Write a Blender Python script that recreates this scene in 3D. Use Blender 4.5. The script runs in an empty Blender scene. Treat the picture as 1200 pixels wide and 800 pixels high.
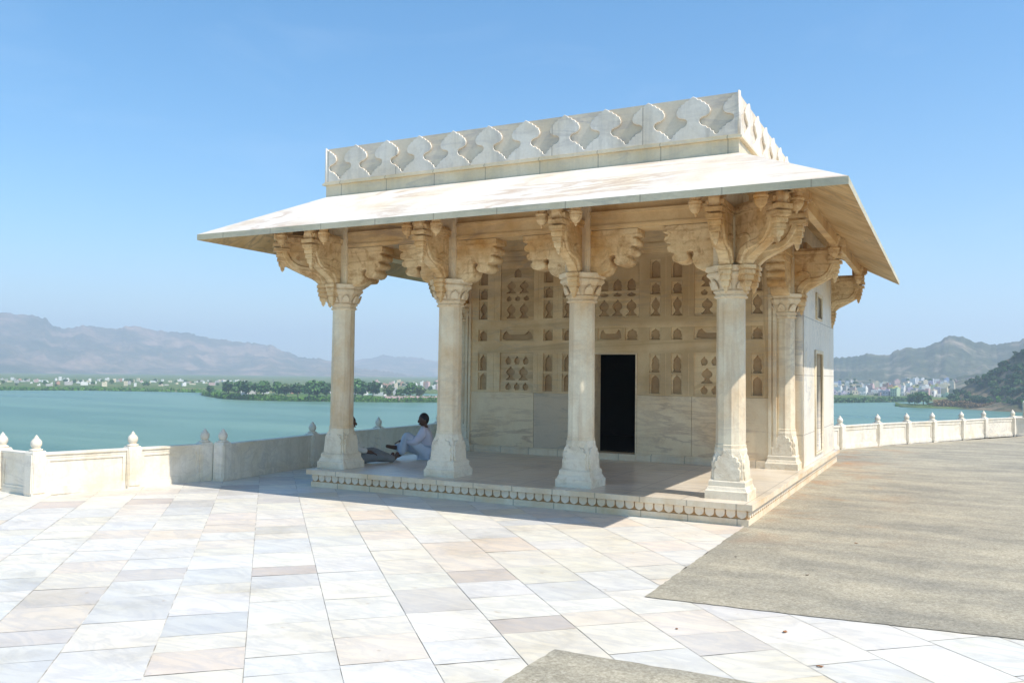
import bpy, bmesh, math, random
from mathutils import Vector, Matrix, noise

random.seed(7)
R = math.radians
scene = bpy.context.scene
C = scene.collection

# ------------------------------------------------------------------ measures
CAM = Vector((2.0818, -10.3567, 1.8))
FW = Vector((-0.45833993, 0.8879188, 0.03904762))
RT = Vector((0.8887517, 0.45821569, 0.01260162))
UP = Vector((0.00670302, -0.04047947, 0.99915789))
FPX = 988.34
WATER = -12.0


def ray(u, v):
    """direction of a measured photo point, used to survey the far landscape"""
    return FW + RT * ((u - 600) / FPX) - UP * ((v - 400) / FPX)


def ground(u, v, z=0.0):
    d = ray(u, v)
    t = (z - CAM.z) / d.z
    return CAM + d * t


def at_dist(u, v, dist):
    d = ray(u, v)
    h = math.hypot(d.x, d.y)
    return CAM + d * (dist / h)


# ------------------------------------------------------------------ materials
def new_mat(name):
    m = bpy.data.materials.new(name)
    m.use_nodes = True
    nt = m.node_tree
    b = nt.nodes['Principled BSDF']
    return m, nt, b


def N(nt, t, **kw):
    n = nt.nodes.new(t)
    for k, v in kw.items():
        if k in n.inputs:
            n.inputs[k].default_value = v
        else:
            setattr(n, k, v)
    return n


def ramp(nt, fac, stops):
    r = nt.nodes.new('ShaderNodeValToRGB')
    e = r.color_ramp.elements
    while len(e) < len(stops):
        e.new(0.5)
    for el, (p, c) in zip(e, stops):
        el.position = p
        el.color = (c[0], c[1], c[2], 1) if len(c) == 3 else c
    nt.links.new(fac, r.inputs[0])
    return r.outputs[0]


def mixc(nt, fac, a, b, mode='MIX'):
    m = nt.nodes.new('ShaderNodeMix')
    m.data_type = 'RGBA'
    m.blend_type = mode
    for inp, val in ((m.inputs[0], fac), (m.inputs[6], a), (m.inputs[7], b)):
        if hasattr(val, 'is_linked') or hasattr(val, 'links'):
            nt.links.new(val, inp)
        elif isinstance(val, (int, float)):
            inp.default_value = val
        else:
            inp.default_value = (val[0], val[1], val[2], 1)
    return m.outputs[2]


def math_n(nt, op, a, b=None):
    m = nt.nodes.new('ShaderNodeMath')
    m.operation = op
    for i, v in enumerate((a, b)):
        if v is None:
            continue
        if isinstance(v, (int, float)):
            m.inputs[i].default_value = v
        else:
            nt.links.new(v, m.inputs[i])
    return m.outputs[0]


def pos(nt, scale=(1, 1, 1), rot=(0, 0, 0), loc=(0, 0, 0), obj=False):
    if obj:
        s = nt.nodes.new('ShaderNodeTexCoord').outputs['Object']
    else:
        s = nt.nodes.new('ShaderNodeNewGeometry').outputs['Position']
    mp = nt.nodes.new('ShaderNodeMapping')
    mp.inputs['Scale'].default_value = scale
    mp.inputs['Rotation'].default_value = rot
    mp.inputs['Location'].default_value = loc
    nt.links.new(s, mp.inputs[0])
    return mp.outputs[0]


def noise_n(nt, vec, scale, detail=5, rough=0.55, dist=0.0):
    n = N(nt, 'ShaderNodeTexNoise', Scale=scale, Detail=detail, Roughness=rough, Distortion=dist)
    nt.links.new(vec, n.inputs['Vector'])
    return n.outputs[0]


def marble(name, base, stain, vein, stain_amt=(0.45, 0.75), vein_str=0.5, rough=0.45, vein_scale=1.0,
           rot=(0.5, 0.4, 0.6), joints=None, dirt=None, bump=0.15, streak=None, grime=None, tint=1.0, bands=None):
    """polished or weathered marble: cloudy base, rusty staining, oblique veins"""
    base = (base[0] * (1 + .04 * tint), base[1] * (1 - 0.045 * tint), base[2] * (1 - 0.16 * tint))
    stain = (stain[0] * (1 + .03 * tint), stain[1] * (1 - 0.05 * tint), stain[2] * (1 - 0.20 * tint))
    m, nt, b = new_mat(name)
    p = pos(nt)
    cloud = noise_n(nt, p, 1.3, 6, 0.6)
    st = ramp(nt, cloud, [(stain_amt[0], (0, 0, 0)), (stain_amt[1], (1, 1, 1))])
    col = mixc(nt, st, base, stain)
    # veins, stretched along a slanted axis
    pv = pos(nt, scale=(0.6 * vein_scale, 3.0 * vein_scale, 3.4 * vein_scale), rot=rot)
    vn = noise_n(nt, pv, 1.0, 8, 0.62, 0.9)
    vf = ramp(nt, vn, [(0.44, (0, 0, 0)), (0.5, (1, 1, 1)), (0.56, (0, 0, 0))])
    patch = ramp(nt, noise_n(nt, p, 0.7, 3), [(0.4, (0, 0, 0)), (0.62, (1, 1, 1))])
    vf = math_n(nt, 'MULTIPLY', vf, patch)
    vf = math_n(nt, 'MULTIPLY', vf, vein_str)
    col = mixc(nt, vf, col, vein)
    fine = noise_n(nt, p, 30, 4, 0.7)
    f2 = ramp(nt, fine, [(0.3, (0.90, 0.88, 0.85)), (0.7, (1, 1, 1))])
    col = mixc(nt, 0.8, col, f2, 'MULTIPLY')
    if bands:       # brown stain lines in wavy height bands, adding crevice darkness as colour
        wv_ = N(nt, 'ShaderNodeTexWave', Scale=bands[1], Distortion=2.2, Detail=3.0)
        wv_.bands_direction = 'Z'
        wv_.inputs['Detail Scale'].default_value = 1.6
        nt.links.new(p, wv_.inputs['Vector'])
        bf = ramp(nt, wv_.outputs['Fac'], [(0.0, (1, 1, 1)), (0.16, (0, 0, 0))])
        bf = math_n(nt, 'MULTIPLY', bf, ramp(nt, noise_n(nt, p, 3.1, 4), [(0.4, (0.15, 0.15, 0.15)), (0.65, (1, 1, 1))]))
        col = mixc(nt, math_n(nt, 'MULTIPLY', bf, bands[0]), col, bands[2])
    if grime:       # small rusty blotches in the carving
        gn = noise_n(nt, p, grime[1], 6, 0.72, 0.8)
        gf = ramp(nt, gn, [(0.50, (0, 0, 0)), (0.68, (1, 1, 1))])
        col = mixc(nt, math_n(nt, 'MULTIPLY', gf, grime[0]), col, grime[2])
    if streak:      # rain streaks running down
        ps = pos(nt, scale=(7, 7, 0.5))
        s = ramp(nt, noise_n(nt, ps, 1.0, 5, 0.65), [(0.5, (0, 0, 0)), (0.72, (1, 1, 1))])
        col = mixc(nt, math_n(nt, 'MULTIPLY', s, streak[0]), col, streak[1])
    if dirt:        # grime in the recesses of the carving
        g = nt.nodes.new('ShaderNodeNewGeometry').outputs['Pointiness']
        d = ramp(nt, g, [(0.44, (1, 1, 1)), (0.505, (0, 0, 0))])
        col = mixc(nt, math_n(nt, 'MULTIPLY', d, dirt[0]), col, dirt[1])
    if joints:
        for axis, pitch, off in joints:
            sp = nt.nodes.new('ShaderNodeSeparateXYZ')
            nt.links.new(nt.nodes.new('ShaderNodeNewGeometry').outputs['Position'], sp.inputs[0])
            v = math_n(nt, 'ADD', sp.outputs[axis], off + 100 * pitch)
            fr = math_n(nt, 'FRACT', math_n(nt, 'DIVIDE', v, pitch))
            ln = math_n(nt, 'LESS_THAN', fr, 0.016 / pitch)
            col = mixc(nt, math_n(nt, 'MULTIPLY', ln, 0.5), col, (0.2, 0.16, 0.12))
    nt.links.new(col, b.inputs['Base Color'])
    b.inputs['Roughness'].default_value = rough
    b.inputs['Specular IOR Level'].default_value = 0.4
    bp = N(nt, 'ShaderNodeBump', Strength=bump, Distance=0.02)
    nt.links.new(noise_n(nt, p, 14, 6, 0.65), bp.inputs['Height'])
    nt.links.new(bp.outputs[0], b.inputs['Normal'])
    return m


OCH = (0.66, 0.44, 0.21)
M = {}
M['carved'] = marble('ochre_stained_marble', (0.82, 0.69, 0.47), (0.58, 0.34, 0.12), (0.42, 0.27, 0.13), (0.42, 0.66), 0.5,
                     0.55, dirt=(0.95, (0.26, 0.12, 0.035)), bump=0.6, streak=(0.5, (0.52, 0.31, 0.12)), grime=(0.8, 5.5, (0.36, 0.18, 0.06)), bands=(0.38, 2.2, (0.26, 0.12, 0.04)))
M['beam'] = marble('beam_marble', (0.76, 0.61, 0.38), (0.55, 0.36, 0.17), (0.36, 0.26, 0.18), (0.38, 0.66), 0.85, 0.5,
                   vein_scale=0.8, rot=(0.1, 0.1, 0.05), bump=0.2, joints=[(0, 2.07, 0.38)])
M['shaft'] = marble('column_marble', (0.85, 0.79, 0.64), (0.70, 0.50, 0.29), (0.46, 0.38, 0.30), (0.42, 0.72), 0.45, 0.5,
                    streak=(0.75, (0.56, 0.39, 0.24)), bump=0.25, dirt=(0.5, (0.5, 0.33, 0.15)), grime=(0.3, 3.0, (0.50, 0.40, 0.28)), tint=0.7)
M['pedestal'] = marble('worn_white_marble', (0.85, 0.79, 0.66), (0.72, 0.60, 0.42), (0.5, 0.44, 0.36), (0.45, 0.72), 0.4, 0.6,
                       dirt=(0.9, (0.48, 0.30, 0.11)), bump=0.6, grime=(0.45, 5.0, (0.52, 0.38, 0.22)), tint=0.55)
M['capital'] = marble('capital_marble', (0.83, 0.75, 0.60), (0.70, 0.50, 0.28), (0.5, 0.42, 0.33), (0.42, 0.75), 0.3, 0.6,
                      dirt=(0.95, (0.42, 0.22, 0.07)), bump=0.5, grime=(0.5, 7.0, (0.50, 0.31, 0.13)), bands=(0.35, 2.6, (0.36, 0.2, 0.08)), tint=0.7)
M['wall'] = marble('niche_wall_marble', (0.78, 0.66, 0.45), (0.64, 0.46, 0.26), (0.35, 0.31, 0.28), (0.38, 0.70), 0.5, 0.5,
                   bump=0.15, dirt=(0.5, (0.35, 0.22, 0.1)))
M['dado'] = marble('veined_dado_marble', (0.80, 0.71, 0.55), (0.68, 0.52, 0.35), (0.46, 0.32, 0.23), (0.4, 0.7), 0.75, 0.32,
                   vein_scale=1.2, rot=(0.0, 0.75, 0.0), bump=0.05)
M['dado_grey'] = marble('grey_dado_marble', (0.60, 0.54, 0.46), (0.62, 0.52, 0.40), (0.2, 0.2, 0.2), (0.4, 0.8), 0.8, 0.32,
                        vein_scale=1.2, rot=(0.0, 0.1, 0.1), bump=0.05)
M['sidewall'] = marble('side_wall_marble', (0.84, 0.79, 0.69), (0.78, 0.66, 0.48), (0.46, 0.45, 0.45), (0.5, 0.8), 0.6, 0.45,
                       rot=(1.4, 0.2, 0.1), bump=0.08, joints=[(2, 1.02, 0.2), (1, 1.45, 0.3)], tint=0.3, streak=(0.3, (0.6, 0.56, 0.5)))
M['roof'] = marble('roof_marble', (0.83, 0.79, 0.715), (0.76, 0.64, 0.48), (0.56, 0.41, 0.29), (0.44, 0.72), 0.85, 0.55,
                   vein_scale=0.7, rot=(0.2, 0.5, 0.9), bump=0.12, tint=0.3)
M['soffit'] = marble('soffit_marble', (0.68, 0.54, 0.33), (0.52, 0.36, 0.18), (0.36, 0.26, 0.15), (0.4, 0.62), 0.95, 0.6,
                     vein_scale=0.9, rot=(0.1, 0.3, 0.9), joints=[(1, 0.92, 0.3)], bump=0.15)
M['eave_edge'] = marble('eave_edge_marble', (0.62, 0.60, 0.49), (0.46, 0.45, 0.35), (0.3, 0.3, 0.26), (0.4, 0.7), 0.5, 0.6,
                        joints=[(0, 0.93, 0.1)], bump=0.2)
M['parapet_back'] = marble('parapet_recess_marble', (0.76, 0.71, 0.63), (0.66, 0.58, 0.48), (0.42, 0.37, 0.36), (0.4, 0.7), 0.6, 0.6, bump=0.2)
M['niche_back'] = marble('niche_recess_marble', (0.53, 0.40, 0.25), (0.40, 0.26, 0.14), (0.25, 0.18, 0.12), (0.38, 0.72), 0.5, 0.6, bump=0.3)  # stained tone, kept darker so the colour adds shadow depth to the niches
M['parapet'] = marble('parapet_marble', (0.84, 0.80, 0.73), (0.76, 0.67, 0.54), (0.50, 0.44, 0.40), (0.42, 0.72), 0.45, 0.5,
                      vein_scale=0.9, rot=(0.3, 1.1, 0.5), joints=[(0, 1.31, 0.15)], bump=0.12,
                      streak=(0.5, (0.42, 0.38, 0.32)), tint=0.5, grime=(0.3, 2.6, (0.42, 0.38, 0.33)))
M['cornice'] = marble('cornice_marble', (0.80, 0.74, 0.60), (0.66, 0.58, 0.42), (0.45, 0.42, 0.38), (0.42, 0.7), 0.5, 0.55,
                      joints=[(0, 0.87, 0.35)], bump=0.15, streak=(0.4, (0.5, 0.44, 0.33)))
M['plinth'] = marble('plinth_marble', (0.82, 0.75, 0.62), (0.70, 0.52, 0.33), (0.5, 0.42, 0.35), (0.44, 0.72), 0.4, 0.5,
                     joints=[(0, 0.61, 0.2)], bump=0.25, streak=(0.35, (0.6, 0.42, 0.22)))
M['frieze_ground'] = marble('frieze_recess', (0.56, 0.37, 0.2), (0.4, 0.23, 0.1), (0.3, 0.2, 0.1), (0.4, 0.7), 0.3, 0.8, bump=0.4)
M['petal'] = marble('petal_marble', (0.82, 0.77, 0.68), (0.73, 0.60, 0.42), (0.5, 0.42, 0.35), (0.5, 0.75), 0.3, 0.6, bump=0.3)
M['balustrade'] = marble('balustrade_marble', (0.86, 0.82, 0.73), (0.76, 0.66, 0.48), (0.5, 0.45, 0.4), (0.5, 0.8), 0.5, 0.55,
                         dirt=(0.7, (0.55, 0.36, 0.12)), bump=0.2, streak=(0.45, (0.58, 0.50, 0.35)), tint=0.55, grime=(0.3, 3.0, (0.55, 0.46, 0.32)))

# porch floor: polished, large flags
m = marble('porch_floor_marble', (0.74, 0.71, 0.65), (0.62, 0.54, 0.43), (0.42, 0.38, 0.34), (0.4, 0.75), 0.7, 0.3,
           joints=[(0, 0.78, 0.1), (1, 0.66, 0.2)], bump=0.02)
M['porch_floor'] = m

# terrace flags: each slab has its own stone colour stored as a mesh attribute
m, nt, b = new_mat('terrace_marble')
at = nt.nodes.new('ShaderNodeAttribute')
at.attribute_name = 'stone'
pv = pos(nt, scale=(1.2, 3.5, 1), rot=(0, 0, 0.5))
off = nt.nodes.new('ShaderNodeVectorMath'); off.operation = 'MULTIPLY_ADD'
nt.links.new(at.outputs['Color'], off.inputs[0]); off.inputs[1].default_value = (40, 60, 80); nt.links.new(pv, off.inputs[2])
vn = noise_n(nt, off.outputs[0], 1.1, 8, 0.62, 1.0)
vf = ramp(nt, vn, [(0.42, (0, 0, 0)), (0.5, (1, 1, 1)), (0.58, (0, 0, 0))])
col = mixc(nt, math_n(nt, 'MULTIPLY', vf, 0.30), at.outputs['Color'], (0.42, 0.43, 0.46))
cl = ramp(nt, noise_n(nt, off.outputs[0], 1.6, 5, 0.6), [(0.3, (0.88, 0.87, 0.86)), (0.7, (1, 0.99, 0.95))])
col = mixc(nt, 1.0, col, cl, 'MULTIPLY')
gr = ramp(nt, noise_n(nt, pos(nt), 1.1, 7, 0.7), [(0.40, (1, 1, 1)), (0.54, (0.965, 0.955, 0.935)), (0.66, (0.88, 0.855, 0.80)), (0.80, (0.76, 0.71, 0.62))])
col = mixc(nt, 1.0, col, gr, 'MULTIPLY')
sp = ramp(nt, noise_n(nt, pos(nt), 7.0, 3, 0.5), [(0.70, (0, 0, 0)), (0.74, (1, 1, 1))])
col = mixc(nt, math_n(nt, 'MULTIPLY', sp, 0.45), col, (0.45, 0.34, 0.22))
nt.links.new(col, b.inputs['Base Color'])
rr = nt.nodes.new('ShaderNodeMapRange'); rr.inputs[3].default_value = 0.32; rr.inputs[4].default_value = 0.6
nt.links.new(noise_n(nt, pos(nt), 2.5, 4), rr.inputs[0]); nt.links.new(rr.outputs[0], b.inputs['Roughness'])
bp = N(nt, 'ShaderNodeBump', Strength=0.12, Distance=0.01)
nt.links.new(noise_n(nt, pos(nt), 9, 5, 0.6), bp.inputs['Height']); nt.links.new(bp.outputs[0], b.inputs['Normal'])
b.inputs['Specular IOR Level'].default_value = 0.28
M['flags'] = m

m, nt, b = new_mat('grout')
nt.links.new(ramp(nt, noise_n(nt, pos(nt), 5, 5), [(0.42, (0.34, 0.30, 0.23)), (0.60, (0.76, 0.73, 0.66))]), b.inputs['Base Color'])
b.inputs['Roughness'].default_value = 0.9
M['grout'] = m

# weathered concrete with exposed grit
m, nt, b = new_mat('grit_paving')
p = pos(nt)
grit = noise_n(nt, p, 55, 3, 0.8)
vor = N(nt, 'ShaderNodeTexVoronoi', Scale=42.0)
nt.links.new(p, vor.inputs['Vector'])
c1 = ramp(nt, grit, [(0.30, (0.245, 0.215, 0.16)), (0.5, (0.345, 0.31, 0.235)), (0.72, (0.48, 0.44, 0.345))])
vb = nt.nodes.new('ShaderNodeRGBToBW'); nt.links.new(vor.outputs['Color'], vb.inputs[0])
c2 = mixc(nt, 0.25, c1, vb.outputs[0], 'SOFT_LIGHT')
pale = ramp(nt, noise_n(nt, pos(nt, scale=(0.35, 1.0, 1), rot=(0, 0, -0.1)), 1.5, 7, 0.62), [(0.36, (0.78, 0.78, 0.78)), (0.64, (1.22, 1.18, 1.10))])
blot = ramp(nt, noise_n(nt, p, 2.6, 8, 0.72, 0.4), [(0.40, (0.90, 0.90, 0.89)), (0.50, (1, 1, 1)), (0.64, (1.07, 1.06, 1.04))])
c3 = mixc(nt, 1.0, mixc(nt, 1.0, c2, pale, 'MULTIPLY'), blot, 'MULTIPLY')
rust = ramp(nt, noise_n(nt, p, 0.9, 7, 0.7, 0.6), [(0.5, (0, 0, 0)), (0.7, (1, 1, 1))])
sep = nt.nodes.new('ShaderNodeSeparateXYZ'); nt.links.new(p, sep.inputs[0])
near = ramp(nt, math_n(nt, 'MULTIPLY', sep.outputs[0], 0.5), [(0.0, (1, 1, 1)), (0.9, (0.05, 0.05, 0.05))])   # rust washed off the plinth side
yy = ramp(nt, math_n(nt, 'MULTIPLY', math_n(nt, 'ADD', sep.outputs[1], 2.5), 0.1), [(0.1, (0, 0, 0)), (0.3, (1, 1, 1))])
rf = math_n(nt, 'MULTIPLY', math_n(nt, 'MULTIPLY', rust, near), math_n(nt, 'MULTIPLY', yy, 0.95))
c4 = mixc(nt, rf, c3, (0.40, 0.21, 0.09))
nt.links.new(c4, b.inputs['Base Color'])
b.inputs['Roughness'].default_value = 0.92
bp = N(nt, 'ShaderNodeBump', Strength=0.4, Distance=0.008)
nt.links.new(grit, bp.inputs['Height']); nt.links.new(bp.outputs[0], b.inputs['Normal'])
M['grit'] = m

# lake water
m, nt, b = new_mat('lake_water')
p = pos(nt, scale=(1, 1, 1), rot=(0, 0, 0.5))
big = noise_n(nt, pos(nt, scale=(0.006, 0.03, 1), rot=(0, 0, 0.45)), 1.0, 7, 0.65)
nt.links.new(ramp(nt, big, [(0.40, (0.088, 0.185, 0.135)), (0.60, (0.15, 0.258, 0.19))]), b.inputs['Base Color'])
b.inputs['Roughness'].default_value = 0.28
b.inputs['IOR'].default_value = 1.33
b.inputs['Specular IOR Level'].default_value = 0.25
wv = noise_n(nt, pos(nt, scale=(0.5, 1.1, 1), rot=(0, 0, 0.45)), 1.0, 6, 0.65)
wr = nt.nodes.new('ShaderNodeMapRange'); wr.inputs[3].default_value = 0.2; wr.inputs[4].default_value = 0.42
nt.links.new(big, wr.inputs[0]); nt.links.new(wr.outputs[0], b.inputs['Roughness'])
bp = N(nt, 'ShaderNodeBump', Strength=0.75, Distance=0.4)
nt.links.new(wv, bp.inputs['Height']); nt.links.new(bp.outputs[0], b.inputs['Normal'])
M['water'] = m


def ground_mat(name, stops, scale, bumpd=0.5, rough=0.95, scale2=None):
    m, nt, b = new_mat(name)
    p = pos(nt)
    n1 = noise_n(nt, p, scale, 9, 0.65)
    c = ramp(nt, n1, stops)
    n2 = ramp(nt, noise_n(nt, p, scale2 or scale * 9, 6, 0.7), [(0.3, (0.65, 0.65, 0.65)), (0.7, (1.25, 1.25, 1.2))])
    nt.links.new(mixc(nt, 1.0, c, n2, 'MULTIPLY'), b.inputs['Base Color'])
    b.inputs['Roughness'].default_value = rough
    b.inputs['Specular IOR Level'].default_value = 0.1
    bp = N(nt, 'ShaderNodeBump', Strength=0.8, Distance=bumpd)
    nt.links.new(n2, bp.inputs['Height']); nt.links.new(bp.outputs[0], b.inputs['Normal'])
    return m


M['mountain'] = ground_mat('dry_scrub_mountain', [(0.38, (0.07, 0.075, 0.04)), (0.5, (0.17, 0.13, 0.085)), (0.62, (0.42, 0.27, 0.19))], 0.008, 14, scale2=0.05)
M['hill'] = ground_mat('dry_scrub_hill', [(0.36, (0.035, 0.06, 0.02)), (0.52, (0.10, 0.11, 0.05)), (0.64, (0.34, 0.27, 0.18))], 0.02, 7, scale2=0.10)
M['shore'] = ground_mat('shore_grass', [(0.35, (0.07, 0.13, 0.03)), (0.55, (0.13, 0.17, 0.05)), (0.72, (0.30, 0.24, 0.13))], 0.03, 0.6, scale2=0.4)
M['promo'] = ground_mat('promontory_grass', [(0.35, (0.06, 0.13, 0.025)), (0.55, (0.12, 0.18, 0.05)), (0.7, (0.33, 0.25, 0.15))], 0.05, 0.4, scale2=0.5)
M['headland'] = ground_mat('rocky_headland', [(0.36, (0.05, 0.075, 0.03)), (0.5, (0.12, 0.11, 0.06)), (0.62, (0.36, 0.25, 0.16))], 0.035, 1.5, scale2=0.3)
M['reed'] = ground_mat('dry_reed', [(0.4, (0.26, 0.17, 0.075)), (0.6, (0.38, 0.24, 0.12))], 0.2, 0.2)
M['shrubgreen'] = ground_mat('waterside_green', [(0.4, (0.06, 0.16, 0.02)), (0.6, (0.13, 0.26, 0.04))], 0.25, 0.2)


def plain(name, col, rough=0.8, var=0.12, scale=6.0, obj=False):
    m, nt, b = new_mat(name)
    n = noise_n(nt, pos(nt, obj=obj), scale, 5)
    lo = tuple(c * (1 - var) for c in col); hi = tuple(min(1, c * (1 + var)) for c in col)
    nt.links.new(ramp(nt, n, [(0.3, lo), (0.7, hi)]), b.inputs['Base Color'])
    b.inputs['Roughness'].default_value = rough
    return m


M['leaf_dark'] = plain('dark_foliage', (0.04, 0.10, 0.022), 0.7, 0.5, 0.7)
M['leaf_mid'] = plain('green_foliage', (0.07, 0.16, 0.03), 0.7, 0.5, 0.7)
M['leaf_pale'] = plain('olive_foliage', (0.085, 0.13, 0.04), 0.7, 0.4, 0.7)
M['bark'] = plain('bark', (0.12, 0.085, 0.055), 0.9)
M['dark'] = plain('interior_shade', (0.02, 0.018, 0.016), 0.9)  # near-black: darkness of the unlit room put into the base colour
M['door_wood'] = plain('dark_wood', (0.17, 0.09, 0.04), 0.6)
M['skin'] = plain('brown_skin', (0.10, 0.045, 0.025), 0.5)
M['hair'] = plain('black_hair', (0.008, 0.007, 0.007), 0.5)
M['shirt'] = plain('pale_lilac_cotton', (0.62, 0.60, 0.68), 0.85, 0.06)
M['dhoti'] = plain('pale_blue_cotton', (0.55, 0.60, 0.68), 0.85, 0.08)
M['shirt_white'] = plain('offwhite_cotton', (0.66, 0.65, 0.60), 0.85, 0.06)
M['trousers'] = plain('grey_trousers', (0.22, 0.22, 0.21), 0.85)
M['pole'] = plain('grey_metal', (0.35, 0.35, 0.36), 0.5)
HOUSECOL = {
    'white': (0.80, 0.79, 0.76), 'cream': (0.70, 0.60, 0.42), 'pink': (0.62, 0.40, 0.38), 'blue': (0.25, 0.38, 0.62),
    'grey': (0.42, 0.41, 0.40), 'terracotta': (0.45, 0.20, 0.12), 'yellow': (0.66, 0.58, 0.10), 'lilac': (0.48, 0.42, 0.55),
    'pale green': (0.42, 0.58, 0.40)}
for k, c in HOUSECOL.items():
    c = tuple(0.8 * a_ + 0.2 * b_ for a_, b_ in zip(c, (0.62, 0.52, 0.40)))
    M['house_' + k] = plain(k.replace(' ', '_') + '_render', c, 0.85, 0.12, 0.4)
M['window'] = plain('dark_window', (0.05, 0.055, 0.06), 0.3)

# ------------------------------------------------------------------ helpers


def tag(o, label=None, cat=None, group=None, kind=None):
    if label: o['label'] = label
    if cat: o['category'] = cat
    if group: o['group'] = group
    if kind: o['kind'] = kind
    return o


def empty(name, loc=(0, 0, 0), rz=0):
    o = bpy.data.objects.new(name, None)
    C.objects.link(o)
    o.location = loc
    o.rotation_euler = (0, 0, rz)
    o.empty_display_size = 0.2
    return o


def link(name, me, mats, parent=None, smooth=False):
    o = bpy.data.objects.new(name, me)
    C.objects.link(o)
    if not isinstance(mats, (list, tuple)):
        mats = [mats]
    if len(me.materials) != len(mats):
        for mt in mats:
            me.materials.append(mt)
    else:
        for i_, mt in enumerate(mats):
            me.materials[i_] = mt
    if parent:
        o.parent = parent
    if smooth:
        for p in me.polygons:
            p.use_smooth = True
    return o


class MB:
    """a mesh under construction"""

    def __init__(self):
        self.bm = bmesh.new()
        self.mi = 0

    def box(self, x0, x1, y0, y1, z0, z1, rz=0.0, c=None, taper=None):
        vs = []
        cx, cy = (x0 + x1) / 2, (y0 + y1) / 2
        for z, t in ((z0, 1.0), (z1, taper or 1.0)):
            for x, y in ((x0, y0), (x1, y0), (x1, y1), (x0, y1)):
                vs.append(self.bm.verts.new((cx + (x - cx) * t, cy + (y - cy) * t, z)))
        if rz:
            bmesh.ops.rotate(self.bm, verts=vs, cent=c or (cx, cy, 0), matrix=Matrix.Rotation(rz, 3, 'Z'))
        for f in ((3, 2, 1, 0), (4, 5, 6, 7), (0, 1, 5, 4), (1, 2, 6, 5), (2, 3, 7, 6), (3, 0, 4, 7)):
            fc = self.bm.faces.new([vs[i] for i in f])
            fc.material_index = self.mi
        return vs

    def lathe(self, prof, seg=12, cx=0, cy=0, rot=0.0, cap=True, square=False):
        """prof: list of (r, z)"""
        rings = []
        for r, z in prof:
            rings.append([self.bm.verts.new((cx + r * math.cos(rot + 2 * math.pi * i / seg), cy + r * math.sin(rot + 2 * math.pi * i / seg), z)) for i in range(seg)])
        for a, b in zip(rings, rings[1:]):
            for i in range(seg):
                f = self.bm.faces.new((a[i], a[(i + 1) % seg], b[(i + 1) % seg], b[i]))
                f.material_index = self.mi
        if cap:
            self.bm.faces.new(list(reversed(rings[0]))).material_index = self.mi
            self.bm.faces.new(rings[-1]).material_index = self.mi
        return rings

    def sqprof(self, prof, cx=0, cy=0):
        """square section profile: (half width, z)"""
        return self.lathe([(r * math.sqrt(2), z) for r, z in prof], 4, cx, cy, math.pi / 4)

    def add(self, me, mat):
        n0 = len(self.bm.faces)
        nv = len(self.bm.verts)
        self.bm.from_mesh(me)
        self.bm.verts.ensure_lookup_table(); self.bm.faces.ensure_lookup_table()
        vs = self.bm.verts[nv:]
        bmesh.ops.transform(self.bm, matrix=mat, verts=vs)
        for f in self.bm.faces[n0:]:
            f.material_index = self.mi
        return vs

    def quad(self, pts):
        f = self.bm.faces.new([self.bm.verts.new(p) for p in pts])
        f.material_index = self.mi
        return f

    def mesh(self, name, bevel=0.0, recalc=True):
        if bevel:
            eds = [e for e in self.bm.edges if len(e.link_faces) == 2 and e.calc_face_angle(0) > 0.5]
            bmesh.ops.bevel(self.bm, geom=eds, offset=bevel, segments=1, affect='EDGES', clamp_overlap=True)
        if recalc:
            bmesh.ops.recalc_face_normals(self.bm, faces=self.bm.faces)
        me = bpy.data.meshes.new(name)
        self.bm.to_mesh(me)
        self.bm.free()
        return me

    def build(self, name, mats, parent=None, bevel=0.0, smooth=False):
        return link(name, self.mesh(name, bevel), mats, parent, smooth)


def plate(outlines, depth, bevel=0.0):
    """flat stone plate with holes: outlines in XY, thickness depth centred on z=0"""
    cu = bpy.data.curves.new('tmp', 'CURVE')
    cu.dimensions = '2D'
    cu.fill_mode = 'BOTH'
    cu.extrude = depth / 2 - bevel
    cu.bevel_depth = bevel
    cu.bevel_resolution = 0
    cu.offset = -bevel
    for pts in outlines:
        s = cu.splines.new('POLY')
        s.points.add(len(pts) - 1)
        for q, (x, y) in zip(s.points, pts):
            q.co = (x, y, 0, 1)
        s.use_cyclic_u = True
    o = bpy.data.objects.new('tmp', cu)
    C.objects.link(o)
    dg = bpy.context.evaluated_depsgraph_get()
    me = bpy.data.meshes.new_from_object(o.evaluated_get(dg))
    bpy.data.objects.remove(o)
    bpy.data.curves.remove(cu)
    return me


# plate XY -> wall plane: X stays X, Y becomes Z; front faces -Y
def wallmat(x, y, z):
    return Matrix(((1, 0, 0, x), (0, 0, -1, y), (0, 1, 0, z), (0, 0, 0, 1)))


def sidemat(x, y, z):      # plate X -> world +Y, plate Y -> Z ; faces +X
    return Matrix(((0, 0, 1, x), (1, 0, 0, y), (0, 1, 0, z), (0, 0, 0, 1)))


def rect(x0, x1, y0, y1):
    return [(x0, y0), (x1, y0), (x1, y1), (x0, y1)]


def copy_tree(o, parent=None):
    c = o.copy()
    C.objects.link(c)
    c.parent = parent
    for ch in list(o.children):
        copy_tree(ch, c)
    return c


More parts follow.
